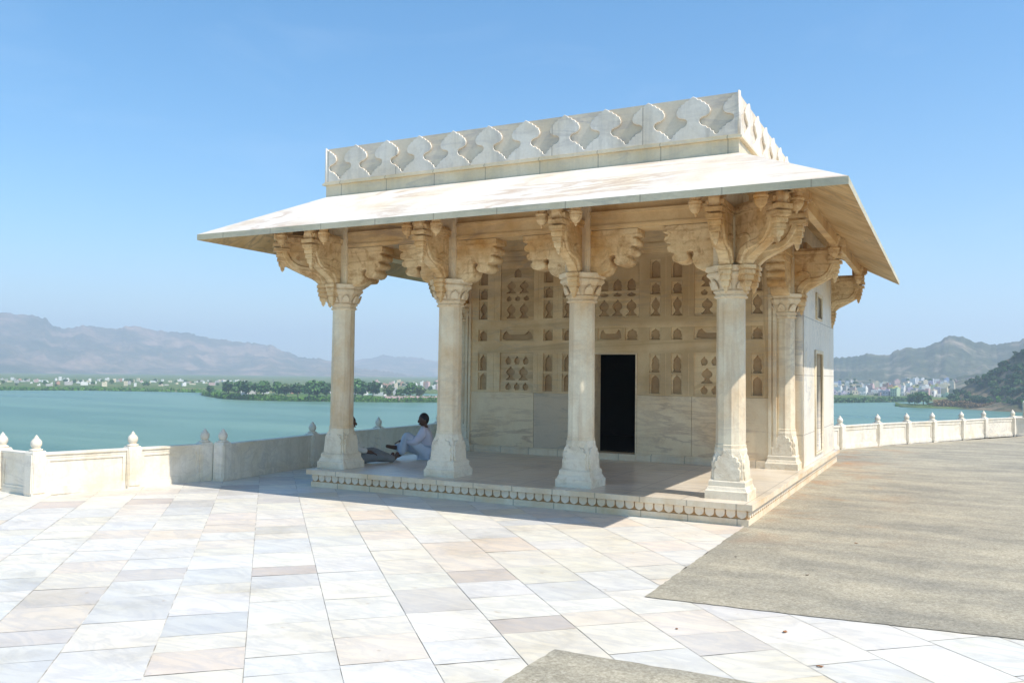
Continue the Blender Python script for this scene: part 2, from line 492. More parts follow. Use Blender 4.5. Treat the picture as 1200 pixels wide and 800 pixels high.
# ------------------------------------------------------------------ terrace
TERR = [(-22, -22), (24, -22), (24, 20.6), (9.0, 21.9), (4.35, 21.95), (-0.9, 11.9), (-8.98, 11.9), (-8.98, 4.5), (-8.93, 2.3), (-8.69, -0.15),
        (-9.12, -1.46), (-9.52, -2.9), (-13.0, -2.55), (-22, -1.8)]
tb = bmesh.new()
top = [tb.verts.new((x, y, 0)) for x, y in TERR]
bot = [tb.verts.new((x, y, WATER - 1.5)) for x, y in TERR]
tb.faces.new(top)
for i in range(len(TERR)):
    j = (i + 1) % len(TERR)
    tb.faces.new((top[i], bot[i], bot[j], top[j]))
bmesh.ops.triangulate(tb, faces=[tb.faces[0]] if False else [f for f in tb.faces if len(f.verts) > 4])
bmesh.ops.recalc_face_normals(tb, faces=tb.faces)
me = bpy.data.meshes.new('terrace')
tb.to_mesh(me); tb.free()
tag(link('terrace', me, M['grout']), kind='structure')


def clip(poly, planes):
    """convex clip: planes (a,b,c) keep a*x+b*y<=c"""
    for a, b_, c in planes:
        out = []
        for i in range(len(poly)):
            p, q = poly[i], poly[(i + 1) % len(poly)]
            dp, dq = a * p[0] + b_ * p[1] - c, a * q[0] + b_ * q[1] - c
            if dp <= 0: out.append(p)
            if (dp < 0 < dq) or (dq < 0 < dp):
                t = dp / (dp - dq)
                out.append((p[0] + (q[0] - p[0]) * t, p[1] + (q[1] - p[1]) * t))
        poly = out
        if len(poly) < 3: return None
    return poly


dx, dy = -0.687, 0.727
nx, ny = 0.727, 0.687
PIECES = [[(-1, 0, 8.8), (0, -1, 20), (0, 1, 11.8), (1, 0, 12)],
          [(1, 0, -8.8), (-1, 0, 12.9), (0, 1, -2.62), (0, -1, 20)],
          [(1, 0, -8.8), (-1, 0, 9.5), (0, -1, 2.62), (-0.96, -0.26, 9.38), (0, 1, -0.1)]]
STONES = [((0.80, 0.775, 0.70), 30), ((0.76, 0.75, 0.72), 16), ((0.67, 0.67, 0.655), 9), ((0.79, 0.745, 0.64), 20), ((0.78, 0.70, 0.61), 11),
          ((0.76, 0.655, 0.54), 6), ((0.62, 0.58, 0.53), 5), ((0.80, 0.72, 0.54), 3), ((0.55, 0.47, 0.42), 3), ((0.61, 0.625, 0.63), 2)]
pop = [s for s, w in STONES]; wts = [w for s, w in STONES]
rnd = random.Random(5)
SKEW = True
fb = bmesh.new()
lay = fb.loops.layers.float_color.new('stone')
n = -16.0
# seam columns measured at n = -5.70, -5.14
n = -5.70 - 0.563 * 22
while n < 9:
    s = -22 + rnd.random() * 0.4
    while s < 20:
        L = rnd.choice((0.34, 0.42, 0.5, 0.55, 0.62, 0.7, 0.45, 0.58))
        g = rnd.uniform(0.0012, 0.0035)
        a0, a1, b0, b1 = n + g, n + 0.563 - g, s + g, s + L - g
        jit = rnd.uniform(-0.008, 0.008)
        n_off = rnd.uniform(-0.004, 0.004)
        quad = [(a * nx + b2 * dx, a * ny + b2 * dy) for a, b2 in ((a0, b0 + jit), (a1, b0), (a1 - abs(n_off) * .5, b1), (a0, b1 + jit))]
        col = rnd.choices(pop, wts)[0]
        k = rnd.uniform(0.95, 1.04)
        col = tuple(0.74 * c_ + 0.26 * m_ for c_, m_ in zip(col, (0.83, 0.795, 0.72)))
        col = (min(0.86, col[0] * k + rnd.uniform(-.012, .012)), min(0.86, col[1] * k * 0.975), min(0.86, col[2] * k * 0.935 + rnd.uniform(-.012, .012)), 1)
        for pc in PIECES:
            q = clip(quad, pc)
            if q:
                try:
                    f = fb.faces.new([fb.verts.new((x, y, 0.005)) for x, y in q])
                    for l in f.loops: l[lay] = col
                except ValueError:
                    pass
        s += L
    n += 0.563
bmesh.ops.recalc_face_normals(fb, faces=fb.faces)
for f in fb.faces:
    if f.normal.z < 0: f.normal_flip()
me = bpy.data.meshes.new('marble_paving')
fb.to_mesh(me); fb.free()
tag(link('marble_paving', me, M['flags']), kind='structure')

mb = MB()
for poly in ([(-0.121, -3.685), (1.08, -3.60), (2.6, -3.45), (8, -3.0), (24, -1.9), (24, 20.4), (9, 21.7), (4.36, 21.75), (-0.8, 11.8), (-0.8, 9.3), (-0.09, 9.3), (-0.10, 0.0)],
             [(-0.212, -5.249), (-0.33, -9.0), (-0.4, -19), (14, -19), (14, -5.0), (1.02, -5.224)]):
    # ragged edge
    pts = []
    for i in range(len(poly)):
        p, q = Vector(poly[i]), Vector(poly[(i + 1) % len(poly)])
        k = max(1, int((q - p).length / 0.07)) if (q - p).length < 11 else 1
        for j in range(k):
            w = p.lerp(q, j / k)
            pts.append((w.x + (random.uniform(-.008, .008) if j else 0), w.y + (random.uniform(-.008, .008) if j else 0), 0.011))
    f = mb.bm.faces.new([mb.bm.verts.new(v) for v in pts])
bmesh.ops.triangulate(mb.bm, faces=mb.bm.faces)
for f in mb.bm.faces:
    f.normal_update()
    if f.normal.z < 0: f.normal_flip()
me = mb.mesh('grit_paving', recalc=False)
tag(link('grit_paving', me, M['grit']), kind='structure')

# ------------------------------------------------------------------ pavilion
pav = tag(empty('marble_pavilion'), 'white and ochre marble pavilion with carved bracket columns standing on the lakeside terrace', 'pavilion')
X0, X1, YB = -6.874, 0.0, 9.2       # plinth
HP = 0.274
# plinth
mb = MB()
mb.box(X0 + 0.055, X1 - 0.055, 0.055, YB, 0.0, 0.085)
mb.box(X0, X1, 0.0, YB, 0.20, HP - 0.004)
pl = mb.build('plinth', M['plinth'], pav, bevel=0.006)
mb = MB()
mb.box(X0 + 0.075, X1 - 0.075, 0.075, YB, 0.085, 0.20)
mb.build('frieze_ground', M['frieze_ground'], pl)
mb = MB()
mb.box(X0 + 0.003, X1 - 0.003, 0.003, YB - 0.01, HP - 0.003, HP)
mb.build('floor', M['porch_floor'], pav)
# petals
pw, ph = 0.058, 0.098
petal = [(-pw, ph), (-pw, ph * .55), (-pw * .93, ph * .32), (-pw * .72, ph * .14), (-pw * .4, ph * .03), (0, -0.006), (pw * .4, ph * .03), (pw * .72, ph * .14),
         (pw * .93, ph * .32), (pw, ph * .55), (pw, ph)]
pm = plate([petal], 0.03, 0.005)
mb = MB()
npet = 52
for i in range(npet):
    x = X0 + 0.14 + (X1 - X0 - 0.28) * i / (npet - 1)
    mb.add(pm, wallmat(x, 0.065, 0.096))
for i in range(68):
    mb.add(pm, sidemat(X1 - 0.065, 0.14 + i * 0.133, 0.096))
    mb.add(pm, sidemat(X0 + 0.065, 0.14 + i * 0.133, 0.096))
mb.build('petal_frieze', M['petal'], pl)

# ---- pedestal, shaft, capital
lw, lh = 0.165, 0.345
leaf = [(-lw, 0), (-lw, lh * .30), (-lw * 1.02, lh * .38), (-lw * .86, lh * .45), (-lw * .98, lh * .52), (-lw * .98, lh * .66), (-lw * .82, lh * .72), (-lw * .76, lh * .70),
        (-lw * .78, lh * .82), (-lw * .58, lh * .88), (-lw * .46, lh * .85), (-lw * .40, lh * .94), (-lw * .2, lh * .97), (0, lh * 1.06)]
leaf = leaf + [(-x, y) for x, y in reversed(leaf[:-1])]
leafm = plate([leaf], 0.04, 0.007)


def pedestal_mesh():
    mb = MB()
    mb.sqprof([(0.266, 0), (0.266, 0.10), (0.250, 0.113), (0.236, 0.150), (0.228, 0.158), (0.228, 0.215), (0.216, 0.232), (0.200, 0.248)])
    mb.sqprof([(0.196, 0.249), (0.178, 0.50), (0.150, 0.58)])
    mb.lathe([(0.2, 0.48), (0.205, 0.60), (0.20, 0.628), (0.185, 0.632)], 12, rot=R(15))
    for k in range(4):
        mt = Matrix.Rotation(k * math.pi / 2, 4, 'Z') @ Matrix.Translation((0, -0.199, 0.232)) @ Matrix.Rotation(R(-3.5), 4, 'X') @ wallmat(0, 0, 0)
        mb.add(leafm, mt)
    return mb.mesh('pedestal')


def capital_mesh():
    mb = MB()
    r8 = math.pi / 8
    mb.lathe([(0.195, 0.0), (0.215, 0.012), (0.215, 0.03), (0.195, 0.04), (0.20, 0.06), (0.225, 0.075), (0.225, 0.095), (0.21, 0.105), (0.222, 0.16), (0.25, 0.22),
              (0.285, 0.265), (0.31, 0.285), (0.31, 0.315), (0.29, 0.325), (0.325, 0.345), (0.335, 0.40), (0.30, 0.408)], 8, rot=r8)
    # carved leaves on each facet
    for k in range(8):
        a = k * math.pi / 4
        me = plate([[(-0.06, 0.0), (-0.055, 0.07), (-0.03, 0.11), (0, 0.135), (0.03, 0.11), (0.055, 0.07), (0.06, 0.0)]], 0.03, 0.006)
        mt = Matrix.Rotation(a, 4, 'Z') @ Matrix.Translation((0, -0.222, 0.115)) @ Matrix.Rotation(R(22), 4, 'X') @ wallmat(0, 0, 0)
        mb.add(me, mt)
        bpy.data.meshes.remove(me)
    return mb.mesh('capital')


def drop(mb, mt, s=1.0):
    """stepped inverted turret"""
    tmp = MB()
    z = 0
    prof = [(0.07, 0), (0.07, -0.035), (0.055, -0.042), (0.064, -0.055), (0.064, -0.09), (0.048, -0.098), (0.054, -0.112), (0.054, -0.15), (0.038, -0.158), (0.042, -0.172),
            (0.036, -0.21), (0.022, -0.225), (0.018, -0.26), (0.004, -0.285)]
    tmp.sqprof([(r * s, z * s) for r, z in reversed(prof)])
    me = tmp.mesh('t')
    mb.add(me, mt)
    bpy.data.meshes.remove(me)


SHAFT_H0, SHAFT_H1 = 0.62, 2.53
pedm, capm = pedestal_mesh(), capital_mesh()
mbs = MB()
prof = []
for i in range(13):
    t = i / 12
    prof.append((0.187 - 0.008 * t, SHAFT_H0 + (SHAFT_H1 - SHAFT_H0) * t))
mbs.lathe([(0.195, SHAFT_H0), (0.195, SHAFT_H0 + 0.05), (0.187, SHAFT_H0 + 0.055)] + prof[1:], 12, rot=R(15))
shaftm = mbs.mesh('column')

COLX = [-0.383, -2.451, -4.600, -6.630]
YC = 0.55
cols = [(x, YC) for x in COLX] + [(COLX[0], 4.49), (COLX[3], 4.49)]
for i, (x, y) in enumerate(cols):
    s = link('column', shaftm, M['shaft'], pav)
    s.location = (x, y, HP)
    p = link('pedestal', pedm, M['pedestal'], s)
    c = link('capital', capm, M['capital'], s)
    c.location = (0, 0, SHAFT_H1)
    p.rotation_euler = (0, 0, (0, 0, 0)[0])

# ---- eave bracket (profile in r,z measured from the column axis / world z)
bk = [(0.12, 3.98), (0.93, 3.98), (0.93, 3.90), (0.90, 3.885), (0.90, 3.83), (0.855, 3.815), (0.845, 3.775), (0.885, 3.765), (0.885, 3.70), (0.855, 3.68), (0.86, 3.62), (0.825, 3.60), (0.83, 3.545),
      (0.79, 3.525), (0.785, 3.48), (0.74, 3.455), (0.68, 3.42), (0.60, 3.375), (0.52, 3.335), (0.45, 3.30), (0.40, 3.265), (0.36, 3.22), (0.33, 3.185), (0.12, 3.185)]
bkm = plate([bk], 0.13, 0.008)
# serpent S scroll standing proud of the flanks


def ribbon(pts, w0, w1):
    L_, R_ = [], []
    for i, (x, y) in enumerate(pts):
        a = pts[max(0, i - 1)]; b = pts[min(len(pts) - 1, i + 1)]
        t = Vector((b[0] - a[0], b[1] - a[1])).normalized()
        w = w0 + (w1 - w0) * i / (len(pts) - 1)
        L_.append((x - t.y * w, y + t.x * w)); R_.append((x + t.y * w, y - t.x * w))
    return L_ + R_[::-1]


def bez(p0, p1, p2, p3, n=10):
    out = []
    for i in range(n + 1):
        t = i / n
        a = (1 - t) ** 3; b = 3 * t * (1 - t) ** 2; c = 3 * t * t * (1 - t); d = t ** 3
        out.append((a * p0[0] + b * p1[0] + c * p2[0] + d * p3[0], a * p0[1] + b * p1[1] + c * p2[1] + d * p3[1]))
    return out


scr = ribbon(bez((0.26, 3.23), (0.36, 3.62), (0.66, 3.22), (0.80, 3.72), 14), 0.055, 0.035)
scrm = plate([scr], 0.185, 0.012)
curl = ribbon(bez((0.24, 3.56), (0.44, 3.62), (0.50, 3.47), (0.34, 3.44), 10), 0.022, 0.016)
curlm = plate([curl], 0.165, 0.008)
RZ = Matrix(((1, 0, 0, 0), (0, 0, 1, 0), (0, 1, 0, 0), (0, 0, 0, 1)))   # plate XY -> XZ


def bracket_mesh(stretch=1.0):
    mb = MB()
    for me in (bkm, scrm, curlm):
        mb.add(me, RZ)
    mb.box(0.12, 0.88, -0.11, 0.11, 3.865, 3.925)        # shelf moulding
    mb.box(0.12, 0.84, -0.09, 0.09, 3.835, 3.863)
    mb.box(0.70, 0.96, -0.10, 0.10, 3.985, 4.14)         # head block
    mb.box(0.725, 0.985, -0.065, 0.065, 4.005, 4.12)
    mb.box(0.72, 0.94, -0.105, 0.105, 3.78, 3.832)
    mb.box(0.73, 0.93, -0.095, 0.095, 3.70, 3.75)
    drop(mb, Matrix.Translation((0.815, 0, 3.74)), 1.25)
    # corbel drop clasping the capital
    drop(mb, Matrix.Translation((0.29, 0, 3.20)), 1.2)
    for v in mb.bm.verts:
        v.co.x = 0.12 + (v.co.x - 0.12) * stretch if v.co.x > 0.12 else v.co.x
    return mb.mesh('eave_bracket')


def pendant_mesh():
    mb = MB()
    mb.box(-0.075, 0.075, -0.075, 0.075, 3.99, 4.14)
    mb.box(-0.095, 0.095, -0.095, 0.095, 4.06, 4.125)
    mb.lathe([(0.008, 3.742), (0.018, 3.765), (0.016, 3.775), (0.05, 3.80), (0.075, 3.84), (0.085, 3.88), (0.08, 3.90), (0.09, 3.91), (0.09, 3.93), (0.065, 3.945), (0.07, 3.99)], 12)
    return mb.mesh('pendant')


brm, brdm, pdm = bracket_mesh(), bracket_mesh(1.24), pendant_mesh()
XWR = -0.10


def add_bracket(x, y, ang, diag=False, pend=(1, -1)):
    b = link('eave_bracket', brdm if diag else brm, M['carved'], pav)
    b.location = (x, y, 0)
    b.rotation_euler = (0, 0, ang)
    for s in pend:
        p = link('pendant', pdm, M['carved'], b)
        p.location = (0.83 * (1.22 if diag else 1), s * 0.245, 0)


for i, (x, y) in enumerate(cols[:4]):
    add_bracket(x, y, -math.pi / 2, pend=(1, -1) if i in (1, 2) else ((-1,) if i == 0 else (1,)))
add_bracket(COLX[0], YC, -math.pi / 4, True)
add_bracket(COLX[3], YC, -3 * math.pi / 4, True)
add_bracket(COLX[0], YC, 0, pend=(1,))
add_bracket(COLX[3], YC, math.pi, pend=(-1,))
for y in (4.49, 8.72):
    add_bracket(COLX[0], y, 0)
    add_bracket(COLX[3], y, math.pi)

# ---- cusped lateral brackets between columns
lat = [(0.13, 3.785), (0.845, 3.785), (0.86, 3.75), (0.86, 3.70), (0.835, 3.685), (0.80, 3.68), (0.80, 3.66), (0.835, 3.65), (0.85, 3.62), (0.845, 3.575), (0.81, 3.555), (0.77, 3.55), (0.77, 3.53),
       (0.805, 3.52), (0.815, 3.485), (0.80, 3.45), (0.76, 3.43), (0.72, 3.43), (0.715, 3.40), (0.745, 3.38), (0.74, 3.335), (0.70, 3.30), (0.63, 3.285), (0.56, 3.30), (0.515, 3.335), (0.51, 3.375), (0.535, 3.40),
       (0.53, 3.43), (0.495, 3.445), (0.46, 3.425), (0.455, 3.385), (0.475, 3.345), (0.46, 3.28), (0.42, 3.215), (0.36, 3.18), (0.31, 3.17), (0.28, 3.19), (0.13, 3.19)]
latm = plate([lat], 0.30, 0.012)
lat2 = [(0.13, 3.74), (0.62, 3.74), (0.62, 3.70), (0.60, 3.52), (0.52, 3.50), (0.42, 3.48), (0.40, 3.30), (0.34, 3.24), (0.13, 3.22)]
mb = MB()
mb.add(latm, RZ)
mb.box(0.13, 0.855, -0.165, 0.165, 3.70, 3.78)
corbm = mb.mesh('cusped_bracket')


def add_corbel(x, y, ang):
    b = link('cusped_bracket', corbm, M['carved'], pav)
    b.location = (x, y, 0)
    b.rotation_euler = (0, 0, ang)


for i, x in enumerate(COLX):
    if i < 3: add_corbel(x, YC, math.pi)
    if i > 0: add_corbel(x, YC, 0)
for x in (COLX[0], COLX[3]):
    add_corbel(x, YC, math.pi / 2)
    add_corbel(x, 4.49, -math.pi / 2)

# ---- upper posts and beams
for x, y in cols:
    mb = MB()
    hw = 0.185
    mb.box(x - hw, x + hw, y - hw, y + hw, 3.19, 4.16)
    mb.box(x - hw + 0.045, x - hw + 0.075, y - hw - 0.012, y - hw + .01, 3.2, 4.1)
    mb.box(x + hw - 0.075, x + hw - 0.045, y - hw - 0.012, y - hw + .01, 3.2, 4.1)
    mb.build('upper_post', M['shaft'], pav)


def beam(name, p0, p1, w, layers, mat):
    """stepped architrave: layers (halfwidth, z0, z1)"""
    mb = MB()
    x0, y0 = p0; x1, y1 = p1
    for hw, z0, z1 in layers:
        if abs(y0 - y1) < 1e-6:
            mb.box(x0, x1, y0 - hw, y0 + hw, z0, z1)
        else:
            mb.box(x0 - hw, x0 + hw, y0, y1, z0, z1)
    return mb.build(name, M[mat], pav, bevel=0.004)


LAY = [(0.165, 3.787, 3.822), (0.185, 3.822, 3.85), (0.172, 3.85, 3.995), (0.195, 3.995, 4.035), (0.13, 4.035, 4.48)]
for a, b in zip(COLX[1:], COLX):
    beam('architrave', (a + 0.186, YC), (b - 0.186, YC), 0, LAY, 'beam')
for x in (COLX[0], COLX[3]):
    beam('architrave', (x, YC + 0.186), (x, 4.49 - 0.186), 0, LAY, 'beam')
mb = MB()
mb.box(COLX[3] - 0.175, COLX[0] + 0.175, YC - 0.172, 4.4, 4.482, 4.56)
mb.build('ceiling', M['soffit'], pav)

# purlins carried on the bracket heads


def slab_z(off):      # underside of the eave slab, off = distance in from the eave edge
    return 3.785 + off * 0.5196


XR, XL, YF, YBK = 1.2, -8.074, -1.2, 9.14
for (x0, x1, y0, y1) in ((-7.48, 0.50, -0.36, -0.26),):
    mb = MB(); mb.box(x0, x1, y0, y1, 4.142, 4.23); mb.build('purlin', M['beam'], pav, bevel=0.004)
    mb = MB(); mb.box(0.40, 0.50, -0.255, YBK - 0.1, 3.985, 4.14); mb.box(0.385, 0.515, -0.24, YBK - 0.1, 4.142, 4.17); mb.build('purlin', M['beam'], pav, bevel=0.004)
    mb = MB(); mb.box(-7.48, -7.38, -0.255, YBK - 0.1, 3.985, 4.14); mb.build('purlin', M['beam'], pav, bevel=0.004)

# ---- eave slab (chajja): front and two sides, mitred
ez, rz_ = 3.87, 4.59
IN = dict(xr=-0.186, xl=-6.69, yf=0.155)


def eave_piece(pts_out, pts_in, nm):
    # pts on the top surface, outer edge a->b ; inner a'->b'
    th = 0.085
    mb = MB()
    a, b = [Vector((*p, ez)) for p in pts_out]
    c, d = [Vector((*p, rz_)) for p in pts_in]
    tv = [mb.bm.verts.new(v) for v in (a, b, d, c)]
    bv = [mb.bm.verts.new(v - Vector((0, 0, th))) for v in (a, b, d, c)]
    f = mb.bm.faces.new(tv); f.material_index = 0
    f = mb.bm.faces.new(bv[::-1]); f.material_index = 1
    for i in range(4):
        j = (i + 1) % 4
        f = mb.bm.faces.new((tv[j], tv[i], bv[i], bv[j]))
        f.material_index = 2
    return mb.build(nm, [M['roof'], M['soffit'], M['eave_edge']], pav)


eave_piece([(XL, YF), (XR, YF)], [(IN['xl'], IN['yf']), (IN['xr'], IN['yf'])], 'eave_slab')
eave_piece([(XR, YF), (XR, YBK)], [(IN['xr'], IN['yf']), (IN['xr'], YBK)], 'eave_slab')
eave_piece([(XL, YBK), (XL, YF)], [(IN['xl'], YBK), (IN['xl'], IN['yf'])], 'eave_slab')

# ---- parapet and cornice
PX0, PX1, PY0, PY1 = -6.759, -0.186, 0.155, YBK - 0.15
mb = MB()
mb.box(PX0 + 0.02, PX1 - 0.02, PY0 + 0.02, PY1, 4.565, 4.775)
mb.build('roof_band', M['cornice'], pav)
mb = MB()
mb.box(PX0 - 0.025, PX1 + 0.025, PY0 - 0.025, PY1, 4.777, 4.805)
mb.box(PX0 - 0.008, PX1 + 0.008, PY0 - 0.008, PY1, 4.806, 4.825)
mb.build('cornice', M['cornice'], pav, bevel=0.006)
PZ0, PZ1 = 4.826, 5.373
mb = MB()
t = 0.16
mb.box(PX0 + 0.035, PX1 - 0.035, PY0 + 0.035, PY0 + t, PZ0, PZ1 - 0.006)
mb.box(PX1 - t, PX1 - 0.035, PY0 + t, PY1, PZ0, PZ1 - 0.006)
mb.box(PX0 + 0.035, PX0 + t, PY0 + t, PY1, PZ0, PZ1 - 0.006)
mb.box(PX0 + t, PX1 - t, PY1 - 0.12, PY1, PZ0, PZ1 - 0.006)
par = mb.build('parapet', M['parapet_back'], pav)
# relief: row of ogee merlons; recess left between them
W_ = (PX1 - PX0) / 11.0
H_ = PZ1 - PZ0


def merlon_half(W, H):
    """right edge of one merlon from the bottom up: (x from centre, z)"""
    k = W
    return [(x * k, z * H) for x, z in ((0.5, 0.06), (0.455, 0.09), (0.44, 0.15), (0.39, 0.165), (0.37, 0.22), (0.31, 0.235), (0.28, 0.285), (0.215, 0.3), (0.17, 0.335), (0.14, 0.385), (0.135, 0.43), (0.155, 0.475), (0.21, 0.505), (0.28, 0.52), (0.33, 0.55), (0.362, 0.6), (0.372, 0.66), (0.355, 0.71), (0.335, 0.735), (0.335, 0.77), (0.27, 0.8), (0.255, 0.845), (0.19, 0.865), (0.165, 0.915), (0.1, 0.925), (0.075, 0.965), (0, 1.012))]


def relief(count, W, H):
    """merlons centred at i*W for i in 0..count (half ones at both ends)"""
    pts = [(0.0, 0.0), (count * W, 0.0)]
    h = merlon_half(W, H)
    right = []
    for i in range(count, -1, -1):
        cx = i * W
        if i < count:
            right += [(cx + x, z) for x, z in h[1 if i < count else 0:]]
        else:
            right.append((cx, H * 1.0))
        if i > 0:
            right += [(cx - x, z) for x, z in reversed(h[:-1])]
        else:
            pass
    # left end
    if right[-1] != (0.0, h[-1][1]):
        pass
    return pts + right


rel = relief(11, W_, H_)
relm = plate([rel], 0.030, 0.006)
mb = MB()
mb.add(relm, wallmat(PX0, PY0 + 0.0195, PZ0))
ns = 15
Ws = (PY1 - PY0) / ns
rs = plate([relief(ns, Ws, H_)], 0.030, 0.006)
mb.add(rs, sidemat(PX1 - 0.0195, PY0, PZ0))
mb.add(rs, sidemat(PX0 + 0.0195, PY0, PZ0))
mb.build('merlon_relief', M['parapet'], par)

# ---- porch back wall
CX = -3.45
WX0, WX1, WY = -6.40, -0.60, 4.30


def nich_arch(cx, z0, w, h):
    a = w / 2
    return [(cx - a, z0), (cx + a, z0), (cx + a, z0 + h * .72), (cx + a * .86, z0 + h * .82), (cx + a * .55, z0 + h * .91), (cx, z0 + h), (cx - a * .55, z0 + h * .91), (cx - a * .86, z0 + h * .82), (cx - a, z0 + h * .72)]


def nich_vase(cx, z0, w, h):
    a = w / 2
    r = [(1, 0), (1, .08), (.62, .16), (.42, .28), (.5, .36), (.85, .46), (.98, .58), (.92, .70), (.66, .80), (.30, .88), (.12, 1.0)]
    return [(cx + x * a, z0 + z * h) for x, z in r] + [(cx - x * a, z0 + z * h) for x, z in reversed(r)]


def nich_bulb(cx, z0, w, h):
    a = w / 2
    r = [(.95, 0), (.95, .1), (.7, .14), (.98, .24), (1, .42), (.82, .58), (.92, .7), (.6, .82), (.25, .88), (.08, 1.0)]
    return [(cx + x * a, z0 + z * h) for x, z in r] + [(cx - x * a, z0 + z * h) for x, z in reversed(r)]


def nich_wide(cx, z0, w, h):     # recumbent bottle
    a = w / 2
    r = [(-1, .1), (-.72, 0), (.72, 0), (1, .1), (1, .35), (.9, .8), (.72, .98), (.58, .7), (.45, .55), (-.45, .55), (-.58, .7), (-.72, .98), (-.9, .8), (-1, .35)]
    return [(cx + x * a, z0 + z * h) for x, z in r]


def nich_cup(cx, z0, w, h):
    a = w / 2
    r = [(.5, 0), (.95, .25), (1, .5), (.7, .72), (.35, .78), (.12, 1)]
    return [(cx + x * a, z0 + z * h) for x, z in r] + [(cx - x * a, z0 + z * h) for x, z in reversed(r)]


front_holes = []      # sunk panels in the first layer
second = []           # carved holes in second layer
COLN = [-2.69, -1.26, -0.86, 0.86, 1.26, 2.66]
for c in COLN:
    w = 0.20
    x = CX + c
    for z0, h in ((1.49, 0.34), (1.87, 0.34), (2.455, 0.225), (2.885, 0.36), (3.28, 0.22), (3.57, 0.34)):
        front_holes.append(rect(x - w / 2, x + w / 2, z0, z0 + h))
    second.append(nich_arch(x, 1.495, 0.15, 0.32))
    second.append(nich_bulb(x, 1.875, 0.15, 0.31))
    second.append(nich_bulb(x, 2.462, 0.165, 0.20))
    second.append(nich_vase(x, 2.893, 0.16, 0.33))
    second.append(nich_bulb(x, 3.287, 0.165, 0.20))
    second.append(nich_arch(x, 3.577, 0.16, 0.32))
for c in (-1.935, 1.935):
    x = CX + c
    front_holes.append(rect(x - 0.365, x + 0.365, 1.47, 2.225))
    front_holes.append(rect(x - 0.365, x + 0.365, 2.87, 4.0))
    front_holes.append(rect(x - 0.365, x + 0.365, 2.455, 2.68))
    second.append(nich_wide(x, 2.475, 0.66, 0.18))
    # lower panel: cups, vases, cups
    for q in (-0.19, 0, 0.19):
        second.append(nich_cup(x + q, 1.50, 0.13, 0.145))
        second.append(nich_cup(x + q, 2.0, 0.13, 0.155))
        second.append(nich_cup(x + q, 3.24, 0.12, 0.10))
    for q in (-0.14, 0.14):
        second.append(nich_vase(x + q, 1.69, 0.20, 0.26))
        second.append(nich_vase(x + q, 2.90, 0.20, 0.28))
        second.append(nich_vase(x + q, 3.39, 0.20, 0.24))
    second.append(nich_bulb(x, 3.70, 0.16, 0.17))
# over the door
front_holes.append(rect(CX - 0.56, CX + 0.56, 2.87, 4.0))
for q in (-0.4, -0.13, 0.13, 0.4):
    second.append(nich_vase(CX + q, 2.90, 0.2, 0.30))
    second.append(nich_cup(CX + q, 3.26, 0.17, 0.07))
    second.append(nich_bulb(CX + q, 3.37, 0.17, 0.22))
for q in (-0.42, 0.42):
    front_holes.append(rect(CX + q - 0.13, CX + q + 0.13, 2.455, 2.68))
    second.append(nich_bulb(CX + q, 2.462, 0.2, 0.2))
front_holes.append(rect(CX - 0.24, CX + 0.24, 2.455, 2.68))
second.append(nich_wide(CX, 2.475, 0.42, 0.18))
DX0, DX1, DZ0, DZ1 = -3.75, -2.95, 0.385, 2.195
out1 = [(WX0, 1.45), (DX0 - 0.03, 1.45), (DX0 - 0.03, DZ1 + 0.03), (DX1 + 0.03, DZ1 + 0.03), (DX1 + 0.03, 1.45), (WX1, 1.45), (WX1, 4.02), (WX0, 4.02)]
p1 = plate([out1] + front_holes, 0.03, 0.003)
p2 = plate([out1] + second, 0.048, 0.002)
mb = MB()
mb.add(p1, wallmat(0, WY + 0.015, 0))
mb.add(p2, wallmat(0, WY + 0.0552, 0))
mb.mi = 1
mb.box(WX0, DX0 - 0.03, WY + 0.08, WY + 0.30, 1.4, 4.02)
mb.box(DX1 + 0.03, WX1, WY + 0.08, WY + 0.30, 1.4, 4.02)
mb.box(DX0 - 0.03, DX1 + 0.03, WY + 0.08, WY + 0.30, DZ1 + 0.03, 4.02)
mb.mi = 0
# strips framing the registers (slightly proud)
for x in (-2.44, -1.48, -1.06, 1.06, 1.48, 2.42):
    for z0, z1 in ((1.47, 2.21), (2.88, 3.98)):
        mb.box(CX + x - 0.004, CX + x + 0.004, WY - 0.005, WY + 0.005, z0, z1)
mb.box(WX0, WX1, WY - 0.02, WY + 0.02, 4.022, 4.10)
mb.box(WX0, WX1, WY - 0.06, WY + 0.02, 4.102, 4.20)
mb.box(WX0, WX1, WY - 0.03, WY + 0.3, 4.202, 4.48)
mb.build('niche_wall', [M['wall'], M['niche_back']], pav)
# dado slabs
dd = [(WX0, -5.0, 'dado'), (-4.994, -4.26, 'dado_grey'), (-4.254, DX0 - 0.032, 'dado'), (DX1 + 0.032, -1.92, 'dado'), (-1.914, -1.13, 'dado'), (-1.124, WX1, 'dado')]
for x0, x1, mt in dd:
    mb = MB()
    mb.box(x0, x1, WY - 0.006 + (0.003 if mt == 'dado_grey' else 0), WY + 0.3, 0.405, 1.448)
    mb.build('dado_slab', M[mt], pav, bevel=0.003)
mb = MB()
mb.box(WX0, DX0 - 0.032, WY - 0.06, WY + 0.3, HP, 0.385)
mb.box(DX1 + 0.032, WX1, WY - 0.06, WY + 0.3, HP, 0.385)
mb.box(WX0, DX0 - 0.032, WY - 0.03, WY + 0.3, 0.386, 0.404)
mb.box(DX1 + 0.032, WX1, WY - 0.03, WY + 0.3, 0.386, 0.404)
mb.box(DX0 - 0.032, DX1 + 0.032, WY - 0.075, WY + 0.6, HP, DZ0)
mb.build('base_course', M['plinth'], pav, bevel=0.006)
mb = MB()
